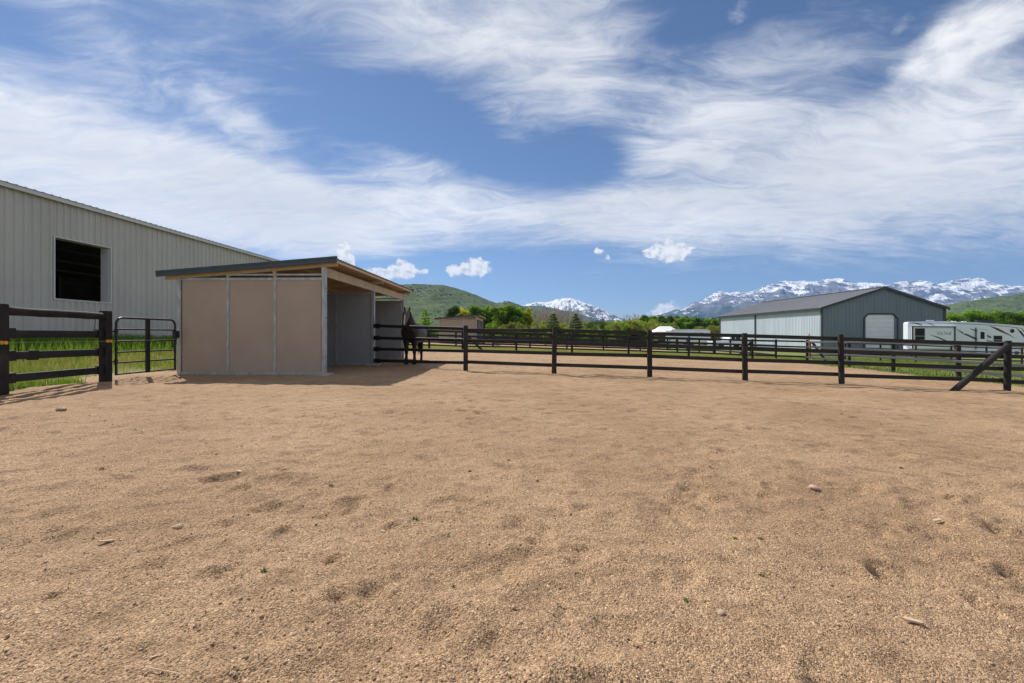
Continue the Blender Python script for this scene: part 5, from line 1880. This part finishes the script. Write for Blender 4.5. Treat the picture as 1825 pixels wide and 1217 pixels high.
def put_small(name, me, px, py, s, label, cat, group, rot=None, sink=0.3, tilt=0.2):
    X, Y = gpx(px, py)
    if abs(X) > 15.5 or Y > 24:
        return None
    o = link(name, me, None, (X, Y, SZ(X, Y) + s * sink))
    o.scale = (s, s, s)
    o.rotation_euler = (random.uniform(-tilt, tilt), random.uniform(-tilt, tilt), random.uniform(0, 6.28) if rot is None else rot)
    return tag(o, label, cat, group)


put_small('wood_chip', CHIP, 190, 967, 0.030, 'pale flat wood chip lying on the sand at the left', 'wood chip', None, 0.5)
put_small('stone', STONES[1], 317, 943, 0.022, 'tan rounded stone beside a small dent in the left sand', 'stone', None)
put_small('wood_chip', CHIP, 1628, 1113, 0.030, 'pale wood chip in the lower right corner of the sand', 'wood chip', None, -0.6)
put_small('wood_chip', CHIP, 432, 843, 0.038, 'light flat chip on the sand below the shelter', 'wood chip', None, 0.1)
put_small('stone', STONES[2], 1450, 870, 0.032, 'dark brown clod on the sand to the right', 'stone', None)
put_small('wood_chip', CHIP, 1670, 927, 0.030, 'pale chip on the sand at the far right', 'wood chip', None, 0.2)
put_small('stone', STONES[0], 1285, 1095, 0.014, 'reddish pebble on the lower middle sand', 'stone', None)
put_small('stone', STONES[2], 109, 733, 0.06, 'dark clod lying in front of the corral fence', 'stone', None)
for k in range(46):
    py = 690 + 510 * random.random() ** 0.8
    px = random.uniform(10, 1815)
    s = random.uniform(0.004, 0.009) * (1 + 6.0 / (py - 590))
    put_small('stone', STONES[k % 3], px, py, s, 'small pebble scattered on the tan sand', 'stone', 'pebbles on the sand', None, 0.25)
for k in range(22):
    py = 720 + 480 * random.random()
    px = random.uniform(10, 1815)
    put_small('wood_chip', CHIP, px, py, random.uniform(0.008, 0.018), 'small wood shaving scattered on the tan sand', 'wood chip', 'shavings on the sand', None, 0.25)
st = MB()
X, Y = gpx(285, 1208)
st.tube([(X - 0.06, Y + 0.02, SZ(X - .06, Y) + 0.012), (X, Y + 0.005, SZ(X, Y) + 0.010), (X + 0.07, Y - 0.01, SZ(X + .07, Y) + 0.008)], 0.0016, 5)
tag(st.build('straw', M['straw']), 'bent yellow straw at the bottom left of the sand', 'straw')


def weed_mesh(seed):
    r = np.random.default_rng(seed)
    n = 26
    a = r.uniform(0, 6.28, n)
    L = r.uniform(0.5, 1.0, n)
    lift = r.uniform(0.25, 1.1, n)
    co, f = [], []
    for k in range(n):
        d = np.array([math.cos(a[k]), math.sin(a[k]), 0])
        s = np.array([-d[1], d[0], 0])
        up = np.array([0, 0, 1.0])
        b = d * 0.05
        m1 = d * L[k] * 0.55 + up * L[k] * lift[k] * 0.6
        e = d * L[k] + up * L[k] * lift[k] * 0.8
        w = 0.10
        i = len(co)
        co += [b, m1 + s * w, e, m1 - s * w]
        f.append((i, i + 1, i + 2, i + 3))
    return np_mesh('weed', np.array(co), np.array(f), M['weed'])


WEED = [weed_mesh(s) for s in (1, 2, 3)]
for k, (px, py) in enumerate(((800, 956), (740, 929), (563, 937), (935, 981), (942, 915), (808, 1046), (1223, 1071), (1465, 911), (1170, 829), (1135, 750), (369, 751), (590, 865), (1580, 936), (1357, 1025), (470, 1024),
                              (907, 822), (1265, 832), (721, 805), (1266, 800), (1605, 835), (1570, 755), (1275, 762), (1500, 738), (1355, 966), (1310, 963))):
    put_small('weed', WEED[k % 3], px, py, random.uniform(0.012, 0.024) * (1 + 20 / (py - 580)), 'tiny green weed sprouting from the sand', 'weed', 'weeds on the sand', None, -0.1, 0.1)


def grit():
    """loose coarse grains on the nearest sand"""
    r = np.random.default_rng(12)
    n = 52000
    y = 0.95 + 5.0 * r.random(n) ** 1.7
    x = r.uniform(-1.25, 1.25, n) * (y + 0.2)
    s = r.uniform(0.0011, 0.0030, n) * (1 + 0.10 * y)
    s *= np.where(r.random(n) > 0.97, 1.9, 1.0)
    clod = perlin(x * 1.1, y * 1.1, 71) + r.uniform(-.3, .3, n) > 0.33
    s *= np.where(clod & (r.random(n) > 0.91), 2.2, 1.0)
    z = sand_z(x, y)
    for px_, py_, pr, pd, pa in PITS:
        m_ = (np.abs(x - px_) < 0.34) & (np.abs(y - py_) < 0.34)
        if m_.any():
            sx, sy = x[m_] - px_, y[m_] - py_
            u = (sx * math.cos(pa) + sy * math.sin(pa)) / (pr * 1.35)
            v = (-sx * math.sin(pa) + sy * math.cos(pa)) / pr
            wob_ = perlin(x[m_] * 14, y[m_] * 14, 55)
            u = u + 0.7 * perlin(x[m_] * 6, y[m_] * 6, 56)
            v = v + 0.7 * perlin(x[m_] * 6, y[m_] * 6, 57)
            rr = u * u + v * v
            z[m_] += pd * (-(0.75 + 0.9 * wob_) / (1 + np.exp((np.sqrt(rr) - 0.9) * 7.0)) + 0.55 * np.exp(-((np.sqrt(rr) - 1.45) / 0.42) ** 2) * (0.5 + 0.5 * u))
    c = np.stack([x, y, z + s * 0.35], 1)
    base = np.array([(1, 0, 0), (-1, 0, 0), (0, 1, 0), (0, -1, 0), (0, 0, 0.8), (0, 0, -0.8)], float)
    jit = r.uniform(0.6, 1.35, (n, 6, 1))
    ang = r.uniform(0, 6.28, n)
    ca, sa = np.cos(ang), np.sin(ang)
    rot = np.zeros((n, 3, 3))
    rot[:, 0, 0], rot[:, 0, 1], rot[:, 1, 0], rot[:, 1, 1], rot[:, 2, 2] = ca, -sa, sa, ca, 1
    co = np.einsum('nij,nkj->nki', rot, base[None] * jit) * s[:, None, None] + c[:, None]
    t_ = np.array([(0, 2, 4), (2, 1, 4), (1, 3, 4), (3, 0, 4), (2, 0, 5), (1, 2, 5), (3, 1, 5), (0, 3, 5)])
    f = (np.arange(n)[:, None, None] * 6 + t_[None]).reshape(-1, 3)
    m = bpy.data.materials.new('grit')
    m.use_nodes = True
    T = NT(m.node_tree)
    b = T.n['Principled BSDF']
    g = T.new('ShaderNodeNewGeometry')
    rp = T.new('ShaderNodeValToRGB')
    e = rp.color_ramp.elements
    e[0].color = (0.17, 0.12, 0.085, 1)
    e[1].color = (0.60, 0.48, 0.36, 1)
    for p_, c_ in ((0.25, (0.30, 0.20, 0.125)), (0.55, (0.46, 0.315, 0.20)), (0.85, (0.55, 0.38, 0.25))):
        q = e.new(p_)
        q.color = (*c_, 1)
    T.put(rp.inputs[0], g.outputs['Random Per Island'])
    T.put(b.inputs['Base Color'], rp.outputs[0])
    b.inputs['Roughness'].default_value = 0.8
    tag(link('grit', np_mesh('grit', co.reshape(-1, 3), f, m)), 'coarse loose grains over the nearest sand', 'grit', None, 'stuff')


grit()

# ------------------------------------------------------------------ the air between here and the mountains
hz = MB().box(-16000, 16000, -400, 13500, -6.0, 1350.0)
hm = bpy.data.materials.new('haze')
hm.use_nodes = True
HT = NT(hm.node_tree)
HT.n.clear()
pv = HT.new('ShaderNodeVolumePrincipled')
pv.inputs['Color'].default_value = (0.30, 0.53, 1.0, 1)
pv.inputs['Density'].default_value = 0.000055
pv.inputs['Anisotropy'].default_value = 0.1
ho = HT.new('ShaderNodeOutputMaterial')
HT.l.new(pv.outputs[0], ho.inputs['Volume'])
tag(hz.build('haze', hm), 'pale blue summer haze', 'haze', None, 'stuff')
